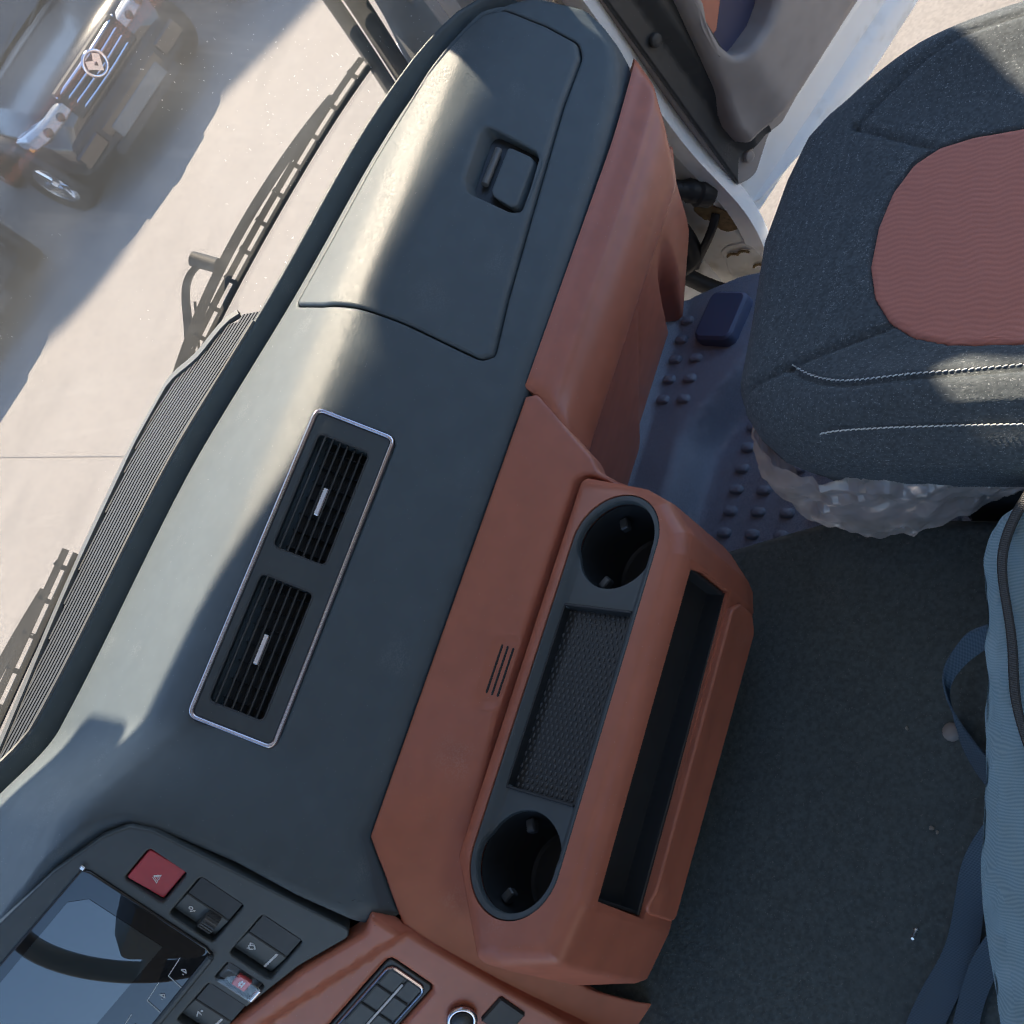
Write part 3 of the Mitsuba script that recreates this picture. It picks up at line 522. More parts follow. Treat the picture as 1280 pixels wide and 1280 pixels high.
# touch screen
scr = smooth_poly([(-.1075, .2615), (-.1068, .113), (-.1075, .106), (-.2, .100), (-.40, .092), (-.40, .266)], .003)
sc = add('dashboard__touch_screen', panel(scr, lambda u, v: .003 + 0 * u, PM, r=.002, depth=.005, step=.03, edge=.01), 'gloss_black', 35, label='glossy black touch screen reflecting the cab')
add(sc + '__display', panel(sbox(-.38, .150, -.1315, .2515), lambda u, v: .0036 + 0 * u, PM, r=0, depth=.0004, step=.05, edge=.03), 'lcd_screen', False)
for u0, ic in ((-.125, [line([(0, -.003), (.0, .003), (.003, 0), (0, -.003)], .0004), line([(-.003, -.002), (-.003, -.001)], .0004)]), (-.160, [line([(0, -.003), (0, .003), (.003, 0), (0, -.003)], .0004), line([(-.003, -.002), (-.003, -.001)], .0004)]), (-.205, [line([(-.003, -.002), (0, .0), (.003, .0025)], .0005), flat(Point(.003, -.001).buffer(.0015)), flat(Point(-.002, .002).buffer(.0012))])):
    t = sc + '__touch_key'; add(t, turned(join(line([(-.016, -.010), (-.013, .008), (.010, .011)], .0003)), PM @ move([u0 - .016, .118, .0034])), 'icon_white', False)
    add(sc + '__key_icon', turned(join(*ic), PM @ move([u0 - .016, .117, .0034])), 'icon_white', False)
add(sc + '__lower_bezel', cbox(-.40, -.108, .091, .098, .0, .007, .002, PM @ frame([0, .014, 0], [1, .03, 0], [-.03, 1, 0])), 'dark_trim', 30)
add('dashboard__screen_glint', cbox(-.1105, -.1055, .259, .264, .002, .0045, .001, PM), 'satin_metal', False)
# orange fascia round and below the plate
fasc = Polygon([(.019, .006), (.0, -.001), (-.070, .023), (-.175, .043), (-.42, .12), (-.42, -.34), (.05, -.34), (.03, -.16), (.022, -.06)])
clim = affinity.rotate(rrect(-.135, -.013, -.104, -.044, .005), 0)
kno = Point(-.028, -.155).buffer(.019)
slot2 = rrect(-.022, .014, -.215, -.175, .003)
add('dashboard__fascia', panel(fasc.difference(clim), lambda u, v: .002 - .012 * sstep(-.02, -.028, v + .30 * (u + .02)) , PM, r=.006, depth=.02, step=.006, edge=.005), 'orange_plastic', 45)
cl = add('dashboard__climate_panel', panel(clim.buffer(-.001), lambda u, v: -.013 + 0 * u, PM, r=.002, depth=.008, step=.02, edge=.006), 'black_plastic', 30)
cf = resample(rrect(-.133, -.0205, -.0975, -.0505, .007).exterior, .004)
add(cl + '__chrome_trim', turned(tube(np.c_[cf, np.full(len(cf), -.0115)], .0017, 8, closed=True), PM), 'chrome', 40)
for a, b, c, d in ((-.044, -.0225, -.073, -.053), (-.070, -.046, -.073, -.053), (-.044, -.0225, -.095, -.076), (-.070, -.046, -.095, -.076), (-.10, -.072, -.095, -.076), (-.10, -.072, -.073, -.053)):
    add(cl + '__key', cbox(a, b, c, d, -.014, -.0105, .0012, PM), 'dark_trim', False)
add(cl + '__light_bar', cbox(-.115, -.030, -.0757, -.0733, -.012, -.0098, .0006, PM), 'icon_white', False)
kb = add('dashboard__control_knob', revolve([(0, .010), (.008, .010), (.011, .008), (.0115, 0), (.0115, -.012)], PM @ move([-.022, -.148, -.008]), 40), 'black_plastic', 40)
add(kb + '__chrome_ring', turned(tube([(.0135 * math.cos(a), .0135 * math.sin(a), .004) for a in np.linspace(0, 2 * math.pi, 48, endpoint=False)], .003, 10, closed=True), PM @ move([-.022, -.148, -.008])), 'chrome', 40)
add('dashboard__blank_switch', cbox(-.012, .022, -.20, -.165, -.014, -.006, .002, PM), 'black_plastic', 30)

# ------------------------------------------------------------------ console with cup holders
con = 'dashboard__console'
cz = -.83
cp = CPP
outer = slices(cp, [(cz, .020), (cz - .0012, .014), (cz - .004, .008), (cz - .009, .003), (cz - .016, .0007), (cz - .024, 0), (cz - .13, 0), (cz - .15, .0015), (cz - .17, .007), (cz - .185, .016), (cz - .195, .030)])
body = manifold(outer)
ins = affinity.translate(LineString([(-.01, .682), (.33, .682)]).buffer(.0575, quad_segs=24), 0, 0)
body = body - manifold(prism(ins, cz - .012, cz + .1))
cups = [(.33, .682), (-.01, .682)]
for x, y in cups: body = body - manifold(trimesh.creation.cylinder(.054, .2, sections=64, transform=move([x, y, cz - .085])))
body = body - manifold(prism(sbox(.05, .633, .262, .731), cz - .03, cz + .1))
slotp = trimesh.convex.convex_hull(np.array([[x, y, z] for x, z in ((-.021, -.853), (.315, -.850), (.322, -.880), (.322, -.93), (-.024, -.936)) for y in (.50, .622)]))
body = body - manifold(slotp)
CON = add(con, trimesh.Trimesh(*meshkit.arrays(body)[:2], process=True), 'orange_plastic', 32, label='orange console with two cup holders and a tray')
# flap below the slot
flp = smooth_poly([(-.018, -.934), (.304, -.934), (.318, -.955), (.318, -.985), (.30, -1.000), (-.018, -.992)], .008)
FM = frame([0, .590, 0], [1, 0, 0], [0, 0, 1])
add(CON + '__storage_flap', panel(flp, lambda u, v: .0022 + .0055 * sstep(-.965, -.94, v) * sstep(-.016, .01, u), FM, r=.003, depth=.012, step=.01, edge=.006), 'orange_plastic', 40)
add(CON + '__slot_liner', join(cbox(-.0225, .3215, .616, .6215, -.934, -.853, .001), cbox(-.0225, .3205, .594, .618, -.9345, -.930, .001), cbox(-.020, .314, .597, .618, -.8562, -.8535, .001), cbox(.3165, .3205, .597, .618, -.932, -.858, .001), cbox(-.0222, -.0185, .597, .618, -.932, -.855, .001)), 'black_plastic', False)
# black insert with bezel, bridges and tray
hole_c = [Point(x, y).buffer(.0495, quad_segs=20) for x, y in cups]; trp = rrect(.056, .256, .637, .7275, .004)
ip = ins.buffer(-.0008).difference(hole_c[0]).difference(hole_c[1]).difference(trp)
IN = add(CON + '__tray_insert', panel(ip, lambda u, v: cz - .0095 + .0085 * sstep(.046, .0515, np.maximum(np.abs(v - .682), np.hypot(np.maximum(np.abs(u - .16) - .17, 0), v - .682))), None, r=.0015, depth=.004, step=.004, edge=.004), 'dark_trim', 40)
for x, y in cups:
    add(CON + '__cup_holder', revolve([(.0495, -.008), (.051, -.010), (.0505, -.016), (.0485, -.05), (.047, -.088), (.044, -.091), (.0006, -.091)], move([x, y, cz - .003]), 64), 'black_plastic', 40)
    k0 = [k for k in scene if k.startswith(CON + '__cup_holder')][-1]
    for a in (2.6, 4.7, .5):
        c, s = math.cos(a), math.sin(a); add(CON + '__cup_clip', turned(cbox(-.014, 0, -.005, .005, -.006, .004, .0015), move([x, y, cz - .035]) @ frame([.048 * c, .048 * s, 0], [c, s, 0], [-s, c, 0])), 'slat_plastic', 30)
add(CON + '__tray', join(cbox(.054, .258, .635, .7295, cz - .0225, cz - .0195, .0008), cbox(.0535, .0565, .637, .7275, cz - .021, cz - .0065, .0008), cbox(.2555, .2585, .637, .7275, cz - .021, cz - .0065, .0008), cbox(.055, .257, .7265, .7285, cz - .021, cz - .008, .0005), cbox(.055, .257, .636, .638, cz - .021, cz - .008, .0005)), 'black_plastic', False)
dm = []
bump = trimesh.creation.icosphere(subdivisions=1, radius=1.)
for i in range(30):
    for j in range(13):
        x, y = .0605 + i * .0066, .643 + j * .0066 + (.0033 if i % 2 else 0)
        if y < .726: b = bump.copy(); b.apply_scale([.0028, .0017, .0011]); b.apply_translation([x, y, cz - .0192]); dm.append(b)
add(CON + '__tray_studs', join(*dm), 'slat_plastic', True, kind='stuff')

# ------------------------------------------------------------------ footwell mat
fm = thing('floor_mat', 'dark blue moulded rubber mat with raised studs in the passenger footwell', 'floor mat')
def zm(x, y):
    e = .090 * sstep(.70, .90, x); return -1.35 + .062 * sstep(.945 - e, .99 - e, y) + .03 * sstep(1.06, 1.085, y)
mp = smooth_poly([(.40, .30), (1.04, .30), (1.045, .80), (1.03, .965), (1.0, 1.05), (.965, 1.10), (.94, 1.085), (.40, 1.085)], .01)
add('floor_mat__sheet', panel(mp, zm, None, r=.006, depth=.02, step=.012, edge=.012), 'mat_rubber', 40)
st = np.array([(a * .0125, b * .0085) for a, b in [(math.copysign(abs(math.cos(t)) ** .6, math.cos(t)), math.copysign(abs(math.sin(t)) ** .6, math.sin(t))) for t in np.linspace(0, 2 * math.pi, 16, endpoint=False)]])
sv = np.vstack([np.c_[st, np.full(16, -.002)], np.c_[st * .92, np.full(16, .005)], np.c_[st * .72, np.full(16, .0075)], [[0, 0, .008]]]); sf = []
for r_ in range(2):
    for i in range(16): j = (i + 1) % 16; sf += [[r_ * 16 + i, r_ * 16 + j, r_ * 16 + 16 + j], [r_ * 16 + i, r_ * 16 + 16 + j, r_ * 16 + 16 + i]]
for i in range(16): sf.append([32 + i, 32 + (i + 1) % 16, 48])
sv = sv[:, [1, 0, 2]]; sf = [f[::-1] for f in sf]
stud = mikit.ply(trimesh.Trimesh(sv, sf, process=False), 'mat_rubber', smooth=45)
mats = []
for i in range(5):
    for j in range(2): x, y = .945 - i * .0405, 1.045 - j * .042; mats.append(move([x, y, EYE + float(zm(x, y))]))
for i in range(-2, 15):
    for j in range(8):
        x, y = .876 - i * .0388 , .893 - j * .0505 
        if x > .44 and y > .45 and x < .92: mats.append(move([x, y, EYE + float(zm(x, y))]))
copies('floor_mat__stud', stud, mats)
whole('step_box', 'small dark blue plastic block at the foot of the door jamb', 'plastic block', slices(affinity.rotate(rrect(.885, .985, .925, 1.005, .018), -8), [(-1.37, 0), (-1.276, 0), (-1.269, .002), (-1.265, .007)]), 'blue_plastic', 35)

# ------------------------------------------------------------------ passenger seat
seat = thing('passenger_seat', 'charcoal fabric passenger seat with an orange centre panel and white stitching', 'seat')
outl = smooth_poly([(.452, .06), (.452, .43), (.455, .505), (.465, .548), (.487, .578), (.516, .604), (.547, .620), (.622, .627), (.746, .643), (.836, .636), (.895, .624), (.926, .599), (.955, .557), (.986, .488), (1.006, .395), (1.008, .06)], .02)
insert = smooth_poly([(.667, .480), (.626, .466), (.595, .444), (.573, .415), (.558, .374), (.551, .31), (.548, .06), (.818, .06), (.816, .35), (.820, .398), (.815, .434), (.797, .460), (.764, .476), (.718, .483)], .015)
def dseg(x, y, P): 
    d = np.full(np.shape(x), 9.)
    for a, b in zip(P[:-1], P[1:]):
        a, b = np.asarray(a), np.asarray(b); ab = b - a; t = np.clip(((x - a[0]) * ab[0] + (y - a[1]) * ab[1]) / (ab @ ab), 0, 1); d = np.minimum(d, np.hypot(x - a[0] - t * ab[0], y - a[1] - t * ab[1]))
    return d
SA = spline([(.590, .440), (.572, .487), (.552, .542), (.531, .594), (.52, .612)], 14)[:, :2]
SB = spline([(.552, .542), (.534, .514), (.521, .477), (.517, .44), (.517, .396), (.518, .303), (.516, .06)], 40)
SC = spline([(.462, .535), (.470, .522), (.4755, .508), (.480, .48), (.481, .443), (.481, .381), (.480, .297), (.478, .06)], 40)
SD = spline([(.815, .440), (.845, .497), (.871, .541)], 10)
SE = spline([(.871, .541), (.898, .517), (.922, .485), (.941, .44), (.949, .371), (.950, .06)], 40)
def zs_(x, y):
    z = -.850 + .006 * sstep(.45, .2, y) - .012 * sstep(.50, .64, y)
    z = z + .020 * np.exp(-((x - .515) / .035) ** 2) * sstep(.56, .40, y) + .024 * np.exp(-((x - .945) / .045) ** 2) * sstep(.58, .42, y)
    z = z - .016 * sstep(.492, .462, x)
    for P in (SA, SB, SC, SD, SE): z = z - .006 * np.exp(-(dseg(x, y, P) / .004) ** 2)
    return z + .0015 * (meshkit.fbm(np.stack([x * 18, y * 18, 0 * x], -1), 2) - .5)
add('passenger_seat__cushion', panel(outl.difference(insert.buffer(.002)), lambda x, y: zs_(x, y) - 0.0 , None, r=.045, depth=.05, step=.004, edge=.006, side=-.012) if False else panel(outl, lambda x, y: zs_(x, y) - .012 * sstep(0, .006, -np.array([insert.exterior.distance(Point(a, b)) * (1 if not insert.contains(Point(a, b)) else -1) for a, b in zip(x, y)])), None, r=.038, depth=.06, step=.004, edge=.006, side=-.014), 'seat_fabric', 60)
add('passenger_seat__centre_panel', panel(insert.buffer(-.001), lambda x, y: zs_(x, y) + .001, None, r=.008, depth=.012, step=.006, edge=.005), 'orange_fabric', 45)
def stitches(P, off, n):
    out = []; c = spline(np.c_[P, np.zeros(len(P))], n); t = np.gradient(c, axis=0); t /= np.linalg.norm(t, axis=1, keepdims=True); nn = np.stack([-t[:, 1], t[:, 0]], 1)
    for i in range(n):
        p = c[i, :2] + nn[i] * off; z = float(zs_(np.array([p[0]]), np.array([p[1]]))[0]); a = math.atan2(t[i, 1], t[i, 0]) + .25
        d = np.array([math.cos(a), math.sin(a)]) * .0024; q = p + d, p - d; zz = [float(zs_(np.array([w[0]]), np.array([w[1]]))[0]) + .0006 for w in q]
        out.append(tube([[*q[0], zz[0] - .0005], [*p, z + .0006], [*q[1], zz[1] - .0005]],   .00075, 5))
    return join(*out)
add('passenger_seat__stitching', stitches(SB, .0045, 84), 'thread', True, label='white stitch line along the inner side of the cushion', kind='stuff')
add('passenger_seat__stitching', stitches(SC[4:], -.0045, 78), 'thread', True, label='white stitch line along the lower side of the cushion', kind='stuff')
add('passenger_seat__stitching', stitches(SE[16:], -.0045, 64), 'thread', True, label='white stitch line along the door side of the cushion', kind='stuff')
add('passenger_seat__backrest', slices(rrect(.46, 1.0, -.14, .05, .06), [(-.86, .03), (-.82, 0), (-.30, 0), (-.12, .02), (-.08, .06)]), 'seat_fabric', 40)
add('passenger_seat__base', join(cbox(.52, .96, -.1, .46, -1.34, -.96, .02), cbox(.50, .98, -.1, .52, -.99, -.93, .01)), 'black_plastic', 30)
# crumpled film under the cushion
U_, W_ = 90, 36; FV = []
pth = spline([(.66, .60, 0), (.60, .612, 0), (.535, .612, 0), (.488, .594, 0), (.466, .56, 0), (.458, .52, 0), (.462, .47, 0), (.470, .42, 0), (.485, .36, 0), (.50, .28, 0)], U_)
hh = np.interp(np.linspace(0, 1, U_), [0, .2, .35, .45, .6, .75, .88, 1], [.07, .085, .115, .145, .145, .115, .07, .05])
tg = np.gradient(pth, axis=0); nn = np.stack([-tg[:, 1], tg[:, 0]], 1); nn /= np.linalg.norm(nn, axis=1, keepdims=True)
for i in range(U_):
    row = []
    for j in range(W_):
        s = j / (W_ - 1); k = abs(meshkit.fbm(np.array([i * .16 + j * .05, j * .07, 3.]), 3, 5) - .5) * .045 + abs(meshkit.fbm(np.array([i * .09, j * .20, 1.]), 2, 9) - .5) * .020 + abs(meshkit.noise(np.array([i * .5 + j * .2, j * .28, 8.])) - .5) * .003
        b = -.022 * math.sin(math.pi * min(1, s * .75)) + .018 * s; row.append([pth[i, 0] + nn[i, 0] * (b + k - .012), pth[i, 1] + nn[i, 1] * (b + k - .012), -.93 - hh[i] * s - .15 * k])
    FV.append(row)
whole('plastic_wrap', 'crumpled clear plastic film bunched under the front of the seat cushion', 'plastic film', grid(np.array(FV)), 'plastic_film', 28)

# ------------------------------------------------------------------ bag on the tunnel
bag = thing('blue_bag', 'light blue cloth bag with dark webbing straps lying on the cab floor', 'bag')
front = spline([(-.10, .235, 0), (-.007, .255, 0), (.062, .277, 0), (.121, .291, 0), (.179, .298, 0), (.267, .313, 0), (.319, .322, 0), (.372, .332, 0), (.404, .327, 0), (.433, .300, 0), (.45, .25, 0), (.455, .10, 0)], 160)
BV = []; sec = [(.0, -1.098), (.002, -1.05), (.0, -.99), (.003, -.94), (-.002, -.91), (-.012, -.893), (-.030, -.886), (-.07, -.882), (-.12, -.886), (-.20, -.90)]
ss = np.linspace(0, 1, 70); sy, sz = PI(np.linspace(0, 1, 10), [s[0] for s in sec]), PI(np.linspace(0, 1, 10), [s[1] for s in sec])
tg = np.gradient(front, axis=0); nb = np.stack([-tg[:, 1], tg[:, 0]], 1); nb /= np.linalg.norm(nb, axis=1, keepdims=True)
for i in range(160):
    row = []
    for j, s in enumerate(ss):
        x, y, z = front[i, 0] + nb[i, 0] * float(sy(s)), front[i, 1] + nb[i, 1] * float(sy(s)), float(sz(s))
        f1 = abs(meshkit.fbm(np.array([x * 16 + s * 2.0, s * 2.6, 1.]), 3, 2) - .5) * .034 + abs(meshkit.fbm(np.array([x * 34 - s * 5, s * 7, 5.]), 2, 4) - .5) * .010
        row.append([x, y - f1 * nb[i, 1] * .3 * (s < .6), z - f1 * (.8 if s > .45 else .2)])
    BV.append(row)
BVA = np.array(BV)
add('blue_bag__body', grid(BVA), 'bag_cloth', 60)
zp = spline([(.433, .288, -.884), (.397, .300, -.882), (.360, .303, -.881), (.321, .294, -.882), (.28, .282, -.882), (.238, .273, -.883), (.21, .262, -.883), (.15, .235, -.885)], 60)
add('blue_bag__zip', ribbon(zp + [0, 0, .001], np.tile([.001, .0042, 0], (60, 1)), .002), 'rubber', 30)
teeth = [cbox(-.0035, .0035, -.0007, .0007, 0, .0016, .0003, frame(zp[i] + [0, 0, .0022], [0, 1, 0], [1, 0, 0])) for i in range(60)]
zz = spline(zp, 150); add('blue_bag__zip__teeth', join(*[cbox(-.003, .003, -.0007, .0007, 0, .0018, .0003, frame(q + [0, 0, .0022], [.15, .98, 0], [.98, -.15, 0])) for q in zz]), 'slat_plastic', False, kind='stuff')
def strap(pts, wid, n=60):
    c = spline(pts, n); wid = np.asarray(wid, float); t = np.linspace(0, 1, len(wid)); w = .72 * np.stack([PI(t, wid[:, k])(np.linspace(0, 1, n)) for k in range(3)], 1); return ribbon(c, w, .0018)
add('blue_bag__strap', strap([(.325, .315, -.965), (.318, .345, -.985), (.305, .375, -1.02), (.288, .392, -1.05), (.270, .392, -1.075), (.245, .378, -1.088), (.215, .350, -1.092), (.19, .31, -1.094)],
    [(.0, .004, .018), (.004, .006, .018), (.006, .002, .018), (.004, .0, .018), (.0, -.004, .018), (.002, -.012, .014), (.006, -.016, .01), (.006, -.018, .004)]), 'strap_web', 40, label='dark webbing strap looped out from the side of the bag')
add('blue_bag__strap', strap([(.175, .305, -1.02), (.145, .322, -1.045), (.115, .338, -1.065), (.08, .342, -1.08), (.045, .345, -1.088), (.01, .355, -1.092), (-.03, .366, -1.094), (-.09, .37, -1.095)],
    [(.010, .010, .014), (.010, .012, .012), (.008, .014, .010), (.004, .016, .010), (.003, .018, .006), (.006, .02, .003), (.008, .02, .003), (.008, .02, .003)]), 'strap_web', 40, label='twisted webbing strap trailing from the bag across the floor')
add('blue_bag__strap', strap([(.095, .292, -1.05), (.07, .305, -1.072), (.045, .318, -1.082), (.02, .326, -1.088), (-.01, .33, -1.092), (-.08, .33, -1.094)],
    [(.003, .010, .012), (.004, .012, .010), (.006, .013, .008), (.005, .014, .004), (.004, .015, .003), (.004, .015, .003)]), 'strap_web', 40)
# small things on the floor
sw = thing('floor_screw', 'small bright metal screw standing in the dark floor covering', 'screw')
add('floor_screw__shank', tube([(.050, .392, -1.099), (.045, .392, -1.0945), (.041, .391, -1.091)], .0017, 8), 'satin_metal', 40)
add('floor_screw__head', revolve([(.0002, .0015), (.002, .0013), (.003, 0), (.0015, -.0015)], frame([.051, .392, -1.098], [0, 1, 0], [-.5, 0, .87]), 20), 'satin_metal', 40)
for n_, (x, y, s, lab) in enumerate(((.150, .396, .0024, 'tiny pale crumb on the floor covering near the metal screw'), (.246, .441, .002, 'tiny pale crumb on the floor covering farthest from the bag'), (.147, .390, .0018, 'tiny dark crumb touching the pale crumb beside the bag'))):
    b = trimesh.creation.icosphere(subdivisions=2, radius=s); b.vertices *= (.7 + .6 * meshkit.noise(b.vertices * 500 + n_ * 7))[:, None]; b.apply_translation([x, y, -1.0985]); whole('crumb', lab, 'crumb', b, 'grit', True)
whole('floor_plug', 'round grey plug in the floor covering beside the strap loop of the bag', 'plug', revolve([(0, .006), (.006, .0055), (.009, .003), (.010, -.001)], move([.251, .395, -1.099]), 28), 'door_trim', 40)

# ------------------------------------------------------------------ steering wheel (mirrored in the screen)
swm = thing('steering_wheel', 'black steering wheel in front of the driver seat', 'steering wheel')
WM = frame([-.60, .72, -.50], [1, 0, 0], [0, .80, .60])
add('steering_wheel__rim', turned(tube([(.225 * math.cos(a), .225 * math.sin(a), 0) for a in np.linspace(0, 2 * math.pi, 64, endpoint=False)], .016, 12, closed=True), WM), 'black_plastic', 40)
add('steering_wheel__hub', turned(slices(rrect(-.09, .09, -.07, .07, .03), [(-.05, .01), (-.02, 0), (.01, .0), (.02, .015)]), WM), 'black_plastic', 40)
for s in (-1, 1): add('steering_wheel__spoke', turned(cbox(min(s * .08, s * .22), max(s * .08, s * .22), -.02, .015, -.02, -.004, .004), WM), 'black_plastic', 30)

# ------------------------------------------------------------------ wipers
def GP(x, z, off=.012): return np.array([x, float(ybs(x)) - (z - ZB) * RAKE + off, z])
def wiper(label, tip, heel, joint, root, n_bridge):
    w = thing('windscreen_wiper', label, 'wiper', 'windscreen wipers')
    tx = np.linspace(heel[0], tip[0], 40); tz = np.interp(tx, [heel[0], tip[0]], [heel[1], tip[1]])
    bl = np.array([GP(x, z, .006) for x, z in zip(tx, tz)]); add(w + '__rubber', ribbon(bl, np.tile([0, .0012, .0045], (40, 1)), .004), 'rubber', 30)
    sp = np.array([GP(x, z + .0135, .013) for x, z in zip(tx, tz)]); add(w + '__spine', ribbon(sp, np.tile([0, .003, .0032], (40, 1)), .003), 'rubber', 30)
    mid = (heel[0] + tip[0]) / 2; L = (tip[0] - heel[0])
    yoke = [GP(mid + L * q, float(np.interp(mid + L * q, [heel[0], tip[0]], [heel[1], tip[1]])) + .014 + .012 * (1 - (q / .40) ** 2), .016 + .010 * (1 - (q / .40) ** 2)) for q in np.linspace(-.40, .40, 30)]
    add(w + '__yoke', ribbon(np.array(yoke), np.tile([0, .005, .005], (30, 1)), .003), 'rubber', 30)
    for q in np.linspace(-.44, .46, n_bridge):
        x = mid + L * q; z = float(np.interp(x, [heel[0], tip[0]], [heel[1], tip[1]])); add(w + '__claw', tube([GP(x, z - .001, .006), GP(x, z + .008, .012), GP(x + .003, z + .018, .018)], .0036, 8), 'rubber', 30)
    jp = GP(joint[0], joint[1], .045); add(w + '__pivot', tube([jp + [0, -.02, -.012], jp + [0, .012, .012]], .011, 16), 'rubber', 35)
    ap = spline([jp, GP(joint[0] - .03, joint[1] + .002, .055), GP(joint[0] - .07, joint[1] - .026, .056), GP((joint[0] + root[0]) / 2 - .02, (joint[1] * .4 + root[1] * .6), .048), GP(root[0], root[1], .035)], 40)
    add(w + '__arm', ribbon(ap, np.c_[np.zeros(40), np.linspace(.003, .008, 40), np.linspace(.003, .007, 40)], .005), 'rubber', 30)
    add(w + '__spring_rod', tube(ap[10:36] + [.010, .0, -.011], .0022, 8), 'rubber', 30)
    return w
wiper('black windscreen wiper lying diagonally across the passenger half of the windscreen', (.957, -.607), (.40, -.645), (.625, -.585), (.40, -.70), 12)
wiper('black windscreen wiper at the driver side, only its blade tip showing past the grille', (.175, -.612), (-.42, -.62), (-.15, -.56), (-.40, -.70), 12)
km = thing('kerb_mirror', 'black kerb view mirror hanging outside the top of the windscreen', 'mirror')
add('kerb_mirror__housing', slices(rrect(.12, .44, 1.44, 1.58, .03), [(.02, .04), (.04, 0), (.10, 0), (.13, .04)]), 'car_plastic', 30)
add('kerb_mirror__arm', tube([(.37, 1.50, .10), (.37, 1.38, .20), (.37, 1.28, .33)], .012), 'car_plastic', 40)

# ------------------------------------------------------------------ vehicles in the yard
def loft(stations, n=40):
    """Car body: stations (l, half width, bottom z, belt z, top z, top half width) along the length."""
    V = []
    for l, hw, z0, zb, z1, tw in stations:
        pr = [(-hw * .86, z0), (-hw * .98, z0 + .10), (-hw, (z0 + zb) / 2), (-hw * .985, zb - .02), (-hw * .96, zb + .01), (-tw, z1 - .05), (-tw * .93, z1 - .012), (-tw * .5, z1 + .01), (0, z1 + .015)]
        pr = pr + [(-a, b) for a, b in pr[-2::-1]]; V.append([[a, l, b] for a, b in pr])
    V = np.array(V); m = grid(V); c = len(m.vertices); e = []
    for row, o in ((0, 1), (len(stations) - 1, -1)):
        k = V.shape[1]; base = row * k
        for i in range(1, k - 1): e.append([base, base + i, base + i + 1][::o])
    m.faces = np.vstack([m.faces, e]); return m
def wheel_parts(t, CM, x, l, r, w, turn=0.):
    s = 1 if x > 0 else -1; c, q = math.cos(turn), math.sin(turn); WM_ = CM @ frame([x, l, r], [-q, c, 0], [0, 0, 1], [s * c, s * q, 0])
    prof = [(r * .62, -w / 2), (r * .93, -w / 2), (r, -w / 2 + .03), (r, w / 2 - .03), (r * .93, w / 2), (r * .64, w / 2), (r * .62, w / 2 - .02)]
    k = add(t + '__wheel', revolve(prof, WM_, 48), 'tyre', 40, rel=False)
    add(k + '__rim', revolve([(0, w * .30), (r * .16, w * .32), (r * .2, w * .22), (r * .5, w * .30), (r * .6, w * .42), (r * .645, w * .46), (r * .645, w * .2)], WM_, 48), 'satin_metal', 30, rel=False)
    for a in range(5):
        c, q = math.cos(a * 1.2566), math.sin(a * 1.2566); add(k + '__spoke', turned(cbox(r * .12, r * .6, -.035, .035, w * .30, w * .42, .008), WM_ @ frame([0, 0, 0], [c, q, 0], [-q, c, 0])), 'satin_metal', 30, rel=False)
